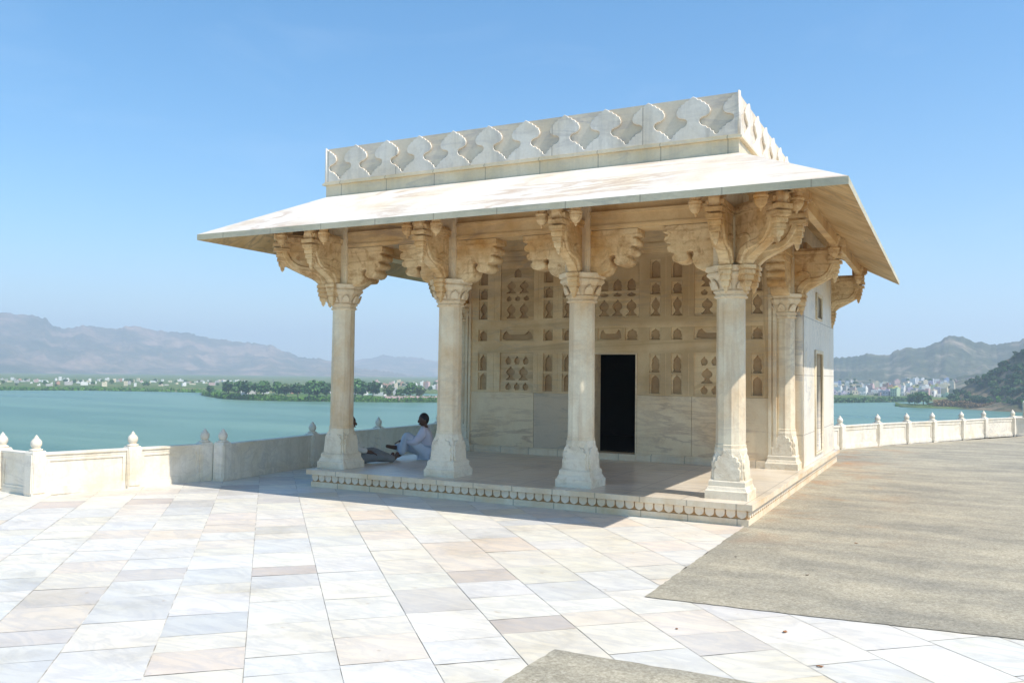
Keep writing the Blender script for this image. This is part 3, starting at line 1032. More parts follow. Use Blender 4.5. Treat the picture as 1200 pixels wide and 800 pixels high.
for x0, x1 in ((DX0 - 0.028, DX0), (DX1, DX1 + 0.028)):
    mb.box(x0, x1, WY - 0.012, WY + 0.32, DZ0, DZ1)
mb.box(DX0 - 0.028, DX1 + 0.028, WY - 0.012, WY + 0.32, DZ1 + 0.001, DZ1 + 0.028)
mb.build('door_frame', M['dado'], pav)
# moulded jambs left and right of the niche wall
for x0, s in ((WX0, -1), (WX1, 1)):
    mb = MB()
    for i, (a, b, yy_) in enumerate(((0.0, 0.05, 4.27), (0.05, 0.075, 4.31), (0.075, 0.13, 4.28))):
        xa, xb = x0 + s * a, x0 + s * b
        mb.box(min(xa, xb), max(xa, xb), yy_, 4.62, HP, 4.48)
    mb.build('jamb_moulding', M['shaft'], pav)
# room body
RXL, RXR, RY1 = -6.88 + 0.1, -0.10, 9.05
mb = MB()
mb.box(WX1 + 0.13, RXR, 4.665, 4.80, HP, 4.48)       # return behind right engaged column
mb.build('return_wall', M['shaft'], pav)
mb = MB()
mb.box(RXL, WX0 - 0.13, 4.665, 4.80, HP, 4.48)
mb.build('return_wall', M['shaft'], pav)
# right side wall with tall door slit and small window
holes = [rect(6.15, 7.10, 0.40, 2.27), rect(6.30, 7.0, 2.93, 3.35)]
sw = plate([rect(4.66, RY1, HP, 4.48)] + holes, 0.16, 0.002)
mb = MB(); mb.add(sw, sidemat(RXR - 0.08, 0, 0))
w = mb.build('side_wall', M['sidewall'], pav)
for (ya, yb, za, zb) in ((6.15, 7.10, 0.40, 2.27), (6.30, 7.0, 2.93, 3.35)):
    fr = plate([rect(ya - 0.06, yb + 0.06, za - 0.02, zb + 0.06), rect(ya + 0.01, yb - 0.01, za + 0.012, zb - 0.01)], 0.05, 0.004)
    mb = MB(); mb.add(fr, sidemat(RXR + 0.005, 0, 0)); mb.build('window_frame', M['cornice'], w)
mb = MB(); mb.box(RXR - 0.12, RXR - 0.10, 6.16, 6.62, 0.41, 2.26); mb.build('door_leaf', M['door_wood'], pav)
mb = MB(); mb.box(RXL, RXL + 0.16, 4.66, RY1, HP, 4.48); mb.build('side_wall', M['sidewall'], pav)
mb = MB(); mb.box(RXL + .16, RXR - .16, RY1 - 0.16, RY1, HP, 4.48); mb.build('back_wall', M['sidewall'], pav)
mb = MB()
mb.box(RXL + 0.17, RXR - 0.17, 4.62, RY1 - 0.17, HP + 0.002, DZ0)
mb.build('room_floor', M['dark'], pav)  # floor painted near-black for the dark seen through the doorway
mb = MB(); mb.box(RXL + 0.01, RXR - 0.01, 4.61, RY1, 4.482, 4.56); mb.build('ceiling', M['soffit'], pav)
# near-black sheet before the back wall, painting in the room's darkness
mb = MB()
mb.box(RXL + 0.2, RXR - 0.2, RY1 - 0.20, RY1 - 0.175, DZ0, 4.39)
mb.build('interior_shade_sheet', M['dark'], pav)
# side cornice under the eave on the room wall
mb = MB()
mb.box(RXR + 0.001, RXR + 0.06, 4.70, RY1, 4.0, 4.12)
mb.box(RXR + 0.001, RXR + 0.035, 4.70, RY1, 3.9, 3.998)
mb.build('side_cornice', M['beam'], pav, bevel=0.004)

# ------------------------------------------------------------------ litter
def scrap(u, v, size, mat, label, cat, name, seed):
    r2 = random.Random(seed)
    mb = MB()
    c = mb.bm.verts.new((0, 0, size * .25))
    ring = [mb.bm.verts.new((size * math.cos(a) * r2.uniform(.6, 1.2), size * .6 * math.sin(a) * r2.uniform(.6, 1.2), r2.uniform(0, size * .35))) for a in [i * 6.283 / 9 for i in range(9)]]
    for i in range(9): mb.bm.faces.new((c, ring[i], ring[(i + 1) % 9]))
    me = mb.mesh(name)
    o = link(name, me, mat)
    md = o.modifiers.new('t', 'SOLIDIFY'); md.thickness = 0.004
    p = ground(u, v, 0.012); o.location = p; o.rotation_euler = (0, 0, r2.uniform(0, 6))
    tag(o, label, cat)


M['dry_leaf'] = plain('dry_leaf', (0.30, 0.13, 0.05), 0.8, 0.3, 20)
scrap(920, 739.5, 0.024, M['dry_leaf'], 'dry red brown leaf lying alone on the marble strip', 'leaf', 'dry_leaf', 1)
scrap(961, 780, 0.02, M['dry_leaf'], 'small dry leaf at the lower edge of the marble strip', 'leaf', 'dry_leaf', 2)
scrap(793, 736, 0.012, M['dry_leaf'], 'tiny curled leaf on the marble near the grit corner', 'leaf', 'dry_leaf', 3)
scrap(946, 673.5, 0.02, M['bark'], 'small dark stone lying on the grit paving', 'stone', 'stone', 4)
scrap(862, 652, 0.018, M['bark'], 'tiny dark stone on the grit near the plinth corner', 'stone', 'stone', 5)
scrap(1003, 636, 0.02, M['dry_leaf'], 'brown leaf lying out on the grit paving', 'leaf', 'dry_leaf', 6)

# ------------------------------------------------------------------ balustrades
def post_mesh():
    mb = MB()
    hw = 0.10
    mb.lathe([(hw * 1.414, 0), (hw * 1.414, 0.60), (hw * 1.2, 0.63)], 4, rot=math.pi / 4)
    mb.box(-0.085, 0.085, -0.112, 0.112, 0.04, 0.58)
    mb.box(-0.112, 0.112, -0.085, 0.085, 0.04, 0.58)
    return mb.mesh('post')


def finial_mesh():
    mb = MB()
    mb.lathe([(0.09, 0.63), (0.10, 0.64), (0.10, 0.652), (0.066, 0.662), (0.060, 0.672), (0.072, 0.688), (0.082, 0.712), (0.085, 0.738), (0.078, 0.765), (0.060, 0.788), (0.044, 0.803), (0.034, 0.812), (0.036, 0.82), (0.02, 0.835), (0.004, 0.855)], 16)
    return mb.mesh('finial')


postm, finm = post_mesh(), finial_mesh()


def balustrade(name, pts, label, h=0.60, posts=None):
    root = empty(name, (pts[0][0], pts[0][1], 0.004))
    tag(root, label, 'balustrade', 'balustrades round the terrace edge')
    base = Vector((pts[0][0], pts[0][1]))
    for i, (x, y) in enumerate(pts):
        if posts and not posts[i]: continue
        p = link('post', postm, M['balustrade'], root)
        a = pts[min(i + 1, len(pts) - 1)]; b = pts[max(i - 1, 0)]
        p.location = (x - base.x, y - base.y, 0)
        p.rotation_euler = (0, 0, math.atan2(a[1] - b[1], a[0] - b[0]) + (0 if 0 < i < len(pts) - 1 else 0))
        f = link('finial', finm, M['balustrade'], p, smooth=True)
        f.scale = (0.88, 0.88, 1.0)
    for p, q in zip(pts, pts[1:]):
        p, q = Vector(p), Vector(q)
        L = (q - p).length
        if L < 0.3: continue
        ang = math.atan2(q.y - p.y, q.x - p.x)
        a0, a1 = 0.09, L - 0.09
        mb = MB()
        mb.box(a0, a1, -0.035, 0.035, 0.0, h - 0.005)
        mb.box(a0, a1, -0.055, 0.055, h - 0.075, h - 0.03)
        mb.box(a0, a1, -0.075, 0.075, h - 0.03, h)
        mb.box(a0, a1, -0.06, 0.06, 0.0, 0.075)
        mb.box(a0, a0 + 0.07, -0.05, 0.05, 0.075, h - 0.075)
        mb.box(a1 - 0.07, a1, -0.05, 0.05, 0.075, h - 0.075)
        mb.box(a0 + 0.07, a1 - 0.07, -0.05, 0.05, h - 0.12, h - 0.075)
        mb.box(a0 + 0.07, a1 - 0.07, -0.05, 0.05, 0.075, 0.115)
        o = mb.build('panel', M['balustrade'], root, bevel=0.005)
        o.location = (p.x - base.x, p.y - base.y, 0)
        o.rotation_euler = (0, 0, ang)
    return root


balustrade('balustrade', [(-9.42, -2.76), (-10.30, -2.70), (-12.9, -2.50)], 'short cream marble balustrade running off the left side of the photo')
balustrade('balustrade', [(-9.40, -2.76), (-9.021, -1.478), (-8.735, -0.33)], 'sunlit cream marble balustrade at the left with carved bud finials', posts=[0, 1, 1])
balustrade('balustrade', [(-8.50, -0.166), (-8.72, 2.29), (-8.79, 4.5), (-8.84, 7.0), (-8.86, 9.4), (-8.86, 11.75)], 'shaded marble balustrade behind the left pavilion column beside the seated people')
balustrade('balustrade', [(-8.70, 11.80), (-6.3, 11.8), (-3.6, 11.8), (-0.95, 11.8)], 'marble balustrade along the lake edge behind the pavilion')
rp = [(-0.233, 12.555), (0.517, 14.492), (1.178, 15.825), (1.806, 17.014), (2.571, 18.554), (3.21, 20.084), (4.091, 21.653)]
rp = [(x - 0.12, y + 0.06) for x, y in rp]
balustrade('balustrade', [(-0.86, 11.55)] + rp, 'white sunlit balustrade behind the grit yard at the right of the pavilion')
balustrade('balustrade', [(3.971, 21.713), (6.4, 21.70), (9.0, 21.68)], 'short end of the white balustrade at the right edge of the photo', posts=[0, 1, 1])
b_ = balustrade('balustrade', [(4.42, 22.5), (6.6, 22.5), (9.0, 22.5)], 'raised white balustrade with a taller end post just beyond the right corner')
b_.location.z = 0.50
mb = MB()
mb.box(4.28, 12, 22.0, 26, WATER - 1.5, 0.43)
mb.box(4.24, 12.02, 21.96, 26.02, 0.432, 0.50)
tag(mb.build('raised_platform', M['plinth'], bevel=0.01), 'raised marble platform beyond the right end of the terrace', 'platform')

# ------------------------------------------------------------------ people


def skin_mesh(name, joints, edges, root=0, sub=2):
    me = bpy.data.meshes.new(name)
    me.from_pydata([j[:3] for j in joints], edges, [])
    o = bpy.data.objects.new(name, me)
    C.objects.link(o)
    sk = o.modifiers.new('s', 'SKIN')
    for i, j in enumerate(joints):
        r = j[3]
        me.skin_vertices[0].data[i].radius = (r, r) if not isinstance(r, tuple) else r
        me.skin_vertices[0].data[i].use_root = (i == root)
    sk.use_smooth_shade = True
    ss = o.modifiers.new('u', 'SUBSURF'); ss.levels = sub; ss.render_levels = sub
    dg = bpy.context.evaluated_depsgraph_get()
    m2 = bpy.data.meshes.new_from_object(o.evaluated_get(dg))
    bpy.data.objects.remove(o)
    m2.name = name
    return m2


def ellipsoid(mb, c, r, seg=16, rings=10, zmin=-1):
    vs = bmesh.ops.create_uvsphere(mb.bm, u_segments=seg, v_segments=rings, radius=1.0)['verts']
    for v in vs:
        v.co = Vector((v.co.x * r[0] + c[0], v.co.y * r[1] + c[1], v.co.z * r[2] + c[2]))
    return vs


def hand(fwd, side, p, s=1.0):
    """five fingers as skin chains; returns list of chains (points with radius)"""
    f, sd = Vector(fwd).normalized(), Vector(side).normalized()
    dn = f.cross(sd)
    chains = []
    p = Vector(p)
    for i, (off, ln) in enumerate(((-0.03, .065), (-0.01, .075), (0.01, .07), (0.03, .055))):
        a = p + f * 0.05 + sd * off
        chains.append([(a, .011), (a + f * ln * .5 - Vector((0, 0, .008)), .010), (a + f * ln - Vector((0, 0, .028)), .008)])
    a = p + sd * -0.03 + f * 0.0
    chains.append([(a, .012), (a + f * .03 - sd * .025, .011), (a + f * .06 - sd * .03, .009)])
    return chains


def person(name, loc, rz, pose, label, shirt, lower):
    """pose: dict of joint positions in local frame, facing +X, left = +Y"""
    root = tag(empty(name, loc, rz), label, 'person', 'people sitting in the pavilion shade')
    J = pose
    names = list(J['pts'].keys())
    idx = {k: i for i, k in enumerate(names)}
    joints = [(*J['pts'][k], J['rad'][k]) for k in names]
    E = [(idx[a], idx[b]) for a, b in J['edges']]
    # add fingers to the body surface
    for hnd, fw, sd in J['hands']:
        for ch in hand(fw, sd, J['pts'][hnd]):
            prev = idx[hnd]
            for q, r in ch:
                joints.append((q.x, q.y, q.z, r)); E.append((prev, len(joints) - 1)); prev = len(joints) - 1
    body = skin_mesh('body', joints, E, idx['pelvis'], 2)
    bm = bmesh.new(); bm.from_mesh(body)
    # head
    hx, hy, hz = J['pts']['head']
    hr = J['headrot']
    tmp = MB()
    vs = ellipsoid(tmp, (0, 0, 0), (0.092, 0.074, 0.118), 20, 14)
    for v in vs:
        if v.co.z < -0.02: v.co.y *= 1 + v.co.z * 1.9; v.co.x *= 1 + v.co.z * 0.9
        if v.co.x > 0.075 and -0.1 < v.co.z < 0.05: v.co.x *= 0.96
    ellipsoid(tmp, (0.094, 0, -0.018), (0.018, 0.014, 0.024), 8, 6)      # nose
    ellipsoid(tmp, (0.080, 0, -0.062), (0.012, 0.024, 0.010), 8, 6)      # mouth
    for s in (1, -1):
        ellipsoid(tmp, (-0.005, s * 0.074, -0.01), (0.02, 0.010, 0.032), 8, 6)
        ellipsoid(tmp, (0.080, s * 0.03, 0.006), (0.010, 0.014, 0.008), 8, 6)
    hm = tmp.mesh('h')
    nv = len(bm.verts)
    bm.from_mesh(hm)
    bm.verts.ensure_lookup_table()
    mt = Matrix.Translation((hx, hy, hz)) @ Matrix.Rotation(hr[1], 4, 'Z') @ Matrix.Rotation(hr[0], 4, 'Y')
    bmesh.ops.transform(bm, matrix=mt, verts=bm.verts[nv:])
    bm.to_mesh(body); bm.free()
    link('body', body, M['skin'], root, True)
    tmp = MB()
    vs = ellipsoid(tmp, (-0.014, 0, 0.022), (0.094, 0.083, 0.112), 20, 14)
    bmesh.ops.bisect_plane(tmp.bm, geom=tmp.bm.verts[:] + tmp.bm.edges[:] + tmp.bm.faces[:], plane_co=(0.03, 0, 0.03), plane_no=(0.75, 0, -0.66), clear_outer=True)
    for s in (1, -1):
        pass
    bmesh.ops.transform(tmp.bm, matrix=mt, verts=tmp.bm.verts)
    tmp.build('hair', M['hair'], root, smooth=True)
    for nm, mat, keys, rad, edges, rt in J['cloth']:
        ks = list(dict.fromkeys(keys))
        ii = {k: i for i, k in enumerate(ks)}
        js = [(*J['pts'][k], rad.get(k, J['rad'][k] if not isinstance(J['rad'][k], tuple) else J['rad'][k][0])) for k in ks]
        cm = skin_mesh(nm, js, [(ii[a], ii[b]) for a, b in edges], ii[rt], 2)
        for v in cm.vertices:      # folds
            nn = noise.noise(v.co * 14) * 0.012 + noise.noise(v.co * 5) * 0.012
            v.co += v.normal * nn
        link(nm, cm, M[mat], root, True)
    return root


# person A: sits on the floor, one knee up, other leg crossed on it
ptsA = dict(pelvis=(0, 0, .12), belly=(.015, 0, .27), chest=(.04, 0, .42), neckb=(.05, 0, .54), neck=(.065, 0, .60), head=(.085, 0, .69),
            shl=(.05, .17, .50), ell=(.20, .22, .30), wrl=(.40, .14, .33), hdl=(.46, .12, .33),
            shr=(.05, -.17, .50), elr=(.17, -.24, .27), wrr=(.37, -.14, .24), hdr=(.43, -.12, .23),
            hipl=(.02, .11, .11), knl=(.36, .14, .43), anl=(.47, .12, .08), ftl=(.60, .13, .035),
            hipr=(.02, -.11, .11), knr=(.40, -.20, .20), anr=(.58, .04, .20), ftr=(.74, .10, .235))
rad = dict(pelvis=.13, belly=.115, chest=.13, neckb=.07, neck=.052, head=.055, shl=.06, ell=.043, wrl=.03, hdl=.034, shr=.06, elr=.043, wrr=.03, hdr=.034,
           hipl=.09, knl=.062, anl=.04, ftl=.034, hipr=.09, knr=.062, anr=.04, ftr=.032)
EDG = [('pelvis', 'belly'), ('belly', 'chest'), ('chest', 'neckb'), ('neckb', 'neck'), ('neck', 'head'), ('chest', 'shl'), ('shl', 'ell'), ('ell', 'wrl'), ('wrl', 'hdl'),
       ('chest', 'shr'), ('shr', 'elr'), ('elr', 'wrr'), ('wrr', 'hdr'), ('pelvis', 'hipl'), ('hipl', 'knl'), ('knl', 'anl'), ('anl', 'ftl'),
       ('pelvis', 'hipr'), ('hipr', 'knr'), ('knr', 'anr'), ('anr', 'ftr')]
shirt_keys = ['pelvis', 'belly', 'chest', 'neckb', 'shl', 'ell', 'wrl', 'shr', 'elr', 'wrr']
shirt_e = [('pelvis', 'belly'), ('belly', 'chest'), ('chest', 'neckb'), ('chest', 'shl'), ('shl', 'ell'), ('ell', 'wrl'), ('chest', 'shr'), ('shr', 'elr'), ('elr', 'wrr')]
shirt_r = dict(pelvis=.17, belly=.155, chest=.17, neckb=.08, shl=.098, ell=.066, wrl=.05, shr=.098, elr=.062, wrr=.05)
leg_keys = ['pelvis', 'hipl', 'knl', 'anl', 'hipr', 'knr', 'anr']
leg_e = [('pelvis', 'hipl'), ('hipl', 'knl'), ('knl', 'anl'), ('pelvis', 'hipr'), ('hipr', 'knr'), ('knr', 'anr')]
leg_r = dict(pelvis=.16, hipl=.12, knl=.10, anl=.075, hipr=.12, knr=.10, anr=.075)
poseA = dict(pts=ptsA, rad=rad, edges=EDG, hands=[('hdl', (1, 0, -.3), (0, 1, 0)), ('hdr', (1, .1, -.2), (0, -1, 0))], headrot=(R(4), R(28)),
             cloth=[('shirt', 'shirt', shirt_keys, shirt_r, shirt_e, 'pelvis'), ('loose_trousers', 'dhoti', leg_keys, leg_r, leg_e, 'pelvis')])
person('person', (-6.17, 2.40, HP + 0.0), math.atan2(-.46, -.89), poseA,
       'barefoot person in a pale lilac shirt sitting with raised knee beside the second column', 'shirt', 'dhoti')

# person B: leans back, legs stretched out along the floor
ptsB = dict(pelvis=(0, 0, .11), belly=(-.05, 0, .25), chest=(-.09, 0, .40), neckb=(-.11, 0, .52), neck=(-.10, 0, .58), head=(-.085, 0, .675),
            shl=(-.10, .17, .48), ell=(-.02, .23, .25), wrl=(.18, .17, .20), hdl=(.25, .15, .18),
            shr=(-.10, -.17, .48), elr=(-.03, -.24, .25), wrr=(.17, -.17, .20), hdr=(.24, -.15, .18),
            hipl=(.02, .10, .10), knl=(.33, .10, .18), anl=(.63, .07, .06), ftl=(.68, .08, .16),
            hipr=(.02, -.10, .10), knr=(.36, -.10, .10), anr=(.68, -.04, .06), ftr=(.73, -.05, .18))
poseB = dict(pts=ptsB, rad=rad, edges=EDG, hands=[('hdl', (1, 0, -.3), (0, 1, 0)), ('hdr', (1, .1, -.2), (0, -1, 0))], headrot=(R(2), R(0)),
             cloth=[('shirt', 'shirt_white', shirt_keys, shirt_r, shirt_e, 'pelvis'), ('trousers', 'trousers', leg_keys, dict(leg_r, pelvis=.155, hipl=.12, hipr=.12, knl=.088, anl=.062, knr=.088, anr=.062), leg_e, 'pelvis')])
person('person', (-6.835, 1.18, HP + 0.0), R(48), poseB,
       'person in grey trousers with legs stretched out, mostly hidden behind the leftmost column', 'shirt_white', 'trousers')

# ------------------------------------------------------------------ water, land, hills
mb = MB()
mb.quad([(-6000, -3000, WATER), (6000, -3000, WATER), (6000, 7000, WATER), (-6000, 7000, WATER)])
tag(mb.build('lake_water', M['water']), kind='structure')


def land(name, front, mat, depth=(400, 0), h=1.0, edge=2.5, n=1.0, z0=None):
    """low land: front = waterline points; rises gently to h within edge metres and runs back 'depth' metres away from the camera"""
    mb = MB()
    rows = []
    pts = []
    for i in range(len(front) - 1):
        a, b = Vector(front[i][:2]), Vector(front[i + 1][:2])
        k = max(1, int((b - a).length / 9))
        for j in range(k): pts.append(a.lerp(b, j / k))
    pts.append(Vector(front[-1][:2]))
    cam2 = Vector((CAM.x, CAM.y))
    steps = [(-0.2, -0.6), (edge * 0.4, h * 0.4), (edge, h * 0.8), (edge * 3, h), (depth * 0.5, h * 1.2), (depth, h * 1.2), (depth + 0.5, -0.6)] if not isinstance(depth, tuple) else []
    for s, hz in steps:
        row = []
        for p in pts:
            d = (p - cam2).normalized()
            jag = noise.noise(Vector((p.x * .05, p.y * .05, 0))) * 3 * n
            q = p + d * (s + jag * (0.6 if s < depth * 0.6 else 0))
            z = WATER + hz * (1 + 0.35 * noise.noise(Vector((q.x * .04, q.y * .04, 3)))) if hz > 0 else WATER + hz
            row.append(mb.bm.verts.new((q.x, q.y, z)))
        rows.append(row)
    for a, b in zip(rows, rows[1:]):
        for i in range(len(a) - 1):
            mb.bm.faces.new((a[i], a[i + 1], b[i + 1], b[i]))
    return tag(mb.build(name, M[mat], smooth=True), kind='structure')


def W(u, v): return ground(u, v, WATER)


land('far_shore', [W(-160, 455.5), W(0, 457), W(100, 457.3), W(180, 458.6), W(262, 460.2), (-215, 560), (-140, 600), (-60, 640)], 'shore', 2600, 2.0, 8)
land('town_shore', [(-120, 560), (-80, 510), W(978, 471.7), W(1020, 471.2), W(1075, 470.5), W(1120, 471), (60, 600), (140, 640)], 'shore', 900, 2.5, 8)
land('promontory', [W(236, 463.2), W(262, 467.3), W(300, 469), W(340, 469.8), W(400, 470.5), W(452, 471), W(512, 471.3), W(600, 471.5)], 'promo', 45, 2.0, 6)
land('spit', [W(1049, 475.2), W(1056, 477.0), W(1090, 478.2), W(1130, 479), W(1165, 479.7), W(1190, 481.5), W(1240, 486), W(1300, 490)], 'shore', 30, 1.0, 3)


def interp(tab, u):
    for (a, va), (b, vb) in zip(tab, tab[1:]):
        if a <= u <= b:
            t = (u - a) / (b - a); t = t * t * (3 - 2 * t)
            return va + (vb - va) * t
    return tab[0][1] if u < tab[0][0] else tab[-1][1]


def ridge(name, tab, dist, fore, back, mat, du=4.0, gully=0.16, seed=0.0, rows=26, foot=None):
    mb = MB()
    grid = []
    us = []
    u = tab[0][0]
    while u <= tab[-1][0]:
        us.append(u); u += du
    foot = WATER - 3 if foot is None else foot
    for u in us:
        v = interp(tab, u) + (1.6 if dist > 1200 else 0.5) * (1.2 * noise.noise(Vector((u * .09, seed, 2))) + 0.9 * noise.noise(Vector((u * .6, seed, 8))) + 0.9 * noise.noise(Vector((u * .27, seed, 3))))
        D = dist * (1 + 0.10 * noise.noise(Vector((u * .006, seed, 1))))
        crest = at_dist(u, v, D)
        H = crest.z - foot
        d2 = Vector((crest.x - CAM.x, crest.y - CAM.y)).normalized()
        col = []
        for k in range(rows):
            t = k / (rows - 1)             # 0 foot .. 1 crest .. beyond
            if t <= 0.75:
                q = t / 0.75
                off = -fore * (1 - q)
                prof = 0.30 * q + 0.70 * q ** 2.0
            else:
                q = (t - 0.75) / 0.25
                off = back * q
                prof = (1 - q) ** 1.3
            x = crest.x + d2.x * off; y = crest.y + d2.y * off
            amp = gully * (1 - abs(2 * min(q, 1) - 1)) if t <= 0.75 else 0
            sc = 16.0 / dist
            nn = noise.fractal(Vector((x * sc, y * sc, seed)), 1.0, 2.1, 6)
            rdg = 1 - abs(noise.noise(Vector((x * sc * 2.2, y * sc * 2.2, seed + 5)))) * 2
            hh = H * (prof + amp * (0.6 * nn + 0.5 * (rdg - .5)))
            pass
            col.append(mb.bm.verts.new((x, y, foot + max(0.0, hh))))
        grid.append(col)
    for a, b in zip(grid, grid[1:]):
        for k in range(rows - 1):
            mb.bm.faces.new((a[k], b[k], b[k + 1], a[k + 1]))
    return tag(mb.build(name, M[mat], smooth=True), kind='structure')


ridge('mountains', [(-160, 352), (-60, 356), (0, 361), (28, 365), (52, 369), (62, 379), (80, 381), (100, 377), (128, 381), (152, 378), (188, 384), (215, 386), (255, 394), (282, 398),
                    (315, 402), (337, 410), (354, 418), (387, 421), (430, 432), (500, 440), (560, 444)], 3000, 800, 900, 'mountain', 2.5, 0.30, 1.3)
ridge('mountains', [(330, 440), (360, 432), (387, 425), (414, 421.5), (455, 415), (480, 416), (508, 421), (560, 428), (700, 430), (800, 428), (900, 428), (990, 430)], 4200, 900, 900, 'mountain', 3.5, 0.26, 7.7)
ridge('hills', [(860, 430), (920, 424), (977, 417), (1000, 415.5), (1017, 412.5), (1026, 412), (1040, 414), (1052, 407), (1066, 404), (1080, 404), (1100, 397), (1108, 391.5), (1117, 389), (1127, 390.5), (1145, 397),
               (1165, 400), (1190, 397), (1202, 392), (1230, 384), (1300, 372), (1400, 380)], 1500, 420, 500, 'hill', 2.0, 0.30, 3.1)
ridge('headland', [(1108, 470), (1118, 462), (1130, 452), (1142, 445), (1155, 437), (1168, 428), (1180, 418), (1192, 410), (1205, 403), (1240, 392), (1300, 380), (1400, 372)], 520, 70, 120, 'headland', 2.5, 0.28, 9.4, rows=30, foot=WATER - 0.5)

# ------------------------------------------------------------------ trees


def crown_mesh(seed, r=3.5, h=5.0, n=420, leaf=0.55, flat=1.0, base=1.6):
    rd = random.Random(seed)
    mb = MB()
    lobes = []
    for i in range(9):
        a = rd.uniform(0, 6.283); rr = r * rd.uniform(0.15, 0.62)
        lobes.append((Vector((rr * math.cos(a), rr * math.sin(a), base + h * rd.uniform(0.25, 0.72))), r * rd.uniform(0.32, 0.52)))
    lobes.append((Vector((0, 0, base + h * 0.6)), r * 0.55))
    for i in range(n):
        c, lr = rd.choice(lobes)
        d = Vector((rd.gauss(0, 1), rd.gauss(0, 1), rd.gauss(0, 1))).normalized()
        p = c + Vector((d.x, d.y, d.z * 0.8 * flat)) * lr * rd.uniform(0.55, 1.08)
        s = leaf * rd.uniform(0.6, 1.25)
        ax = Vector((rd.gauss(0, 1), rd.gauss(0, 1), rd.gauss(0, 1))).normalized()
        u_ = (d + ax * 0.8).normalized().orthogonal().normalized()
        w_ = (d + ax * 0.8).normalized().cross(u_)
        k = 5
        mb.bm.faces.new([mb.bm.verts.new(p + (u_ * math.cos(6.283 * j / k) + w_ * math.sin(6.283 * j / k)) * s * rd.uniform(0.6, 1.1)) for j in range(k)])
    return mb.mesh('crown', recalc=False)


def trunk_mesh(seed, h=3.5, r=0.22):
    rd = random.Random(seed)
    mb = MB()
    mb.lathe([(r * 1.3, -0.6), (r, 0.3), (r * 0.8, h * .5), (r * 0.5, h)], 8)
    for i in range(4):
        a = i * 1.6 + rd.random()
        me = MB(); me.lathe([(r * .45, 0), (r * .18, h * .75)], 6); t = me.mesh('t')
        mb.add(t, Matrix.Translation((0, 0, h * rd.uniform(.4, .65))) @ Matrix.Rotation(a, 4, 'Z') @ Matrix.Rotation(R(rd.uniform(30, 50)), 4, 'X'))
        bpy.data.meshes.remove(t)
    return mb.mesh('trunk')


KINDS = []
for i, (mat, r, h, lf) in enumerate((('leaf_dark', 3.6, 5.2, .62), ('leaf_mid', 3.4, 4.6, .6), ('leaf_pale', 3.0, 4.0, .6), ('leaf_dark', 2.6, 6.6, .6), ('leaf_mid', 4.3, 4.6, .66))):
    KINDS.append((crown_mesh(20 + i, r, h, 460, lf), trunk_mesh(30 + i), mat))
TCOL = {'leaf_dark': 'dark green', 'leaf_mid': 'mid green', 'leaf_pale': 'pale olive'}


def tree(p, kind, s, label, group, name='broadleaf_tree', rz=0.0):
    cm, tm, mat = KINDS[kind]
    r_ = empty(name, p, rz)
    r_.scale = (s, s, s)
    tag(r_, label, 'tree', group)
    link_shared('crown', cm, M[mat], r_)
    link_shared('trunk', tm, M['bark'], r_)
    return r_


def link_shared(name, me, mat, parent):
    o = bpy.data.objects.new(name, me)
    C.objects.link(o)
    if not me.materials: me.materials.append(mat)
    o.parent = parent
    return o


def zland(x, y, base=1.6): return WATER + base


rd = random.Random(11)
# promontory: surveyed tree tops (u, top v, relative width)
PT = [(247, 452, 0, 'leftmost low shrubby tree at the tip of the green promontory'), (268, 446.5, 0, 'dark round tree first from the tip of the green promontory'), (279, 446, 1, 'tree just right of the first dark one on the promontory'),
      (291, 447, 0, 'third dark tree on the left part of the promontory'), (300, 447, 3, 'narrow dark tree beside a white hut on the promontory'), (309, 446, 1, 'green tree left of the pale mast on the promontory'),
      (326, 447, 1, 'rounded green tree right of the pale mast on the promontory'), (335, 450, 2, 'small olive tree between two larger ones on the promontory'), (349, 449, 0, 'dark tree in the middle of the promontory'),
      (362, 446, 1, 'tall green tree left of centre in the promontory grove'), (372, 445.5, 4, 'broad green tree just left of the leftmost column'), (383, 448, 0, 'dark tree partly hidden by the leftmost column'),
      (395, 446, 1, 'tree hidden behind the leftmost column'), (416, 443, 1, 'tall green tree just right of the leftmost column'), (425, 447, 0, 'darker tree second right of the leftmost column'),
      (437, 446.5, 0, 'round dark tree standing alone right of the leftmost column'), (456, 453, 2, 'small hazy olive tree near the stone pier'), (467, 455, 1, 'low tree above the stone pier'),
      (481, 447.5, 1, 'lone green tree left of the second column'), (492, 454, 2, 'low olive tree beside the second column')]
for u, v, k, lb in PT:
    vb = interp([(236, 462.5), (262, 466), (300, 467.5), (400, 469), (520, 469.5)], u)
    base = ground(u, vb - 2.2, WATER + 1.4)
    d = (base - CAM).length
    hgt = (vb - 2 - v) / FPX * d
    cmax = {0: 6.2, 1: 5.8, 2: 5.2, 3: 7.4, 4: 5.9}[k]
    tree(base, k, max(0.4, hgt / cmax * .92), lb, 'trees on the green promontory', rz=rd.uniform(0, 6))

# shrubs fringing the promontory (ground cover)


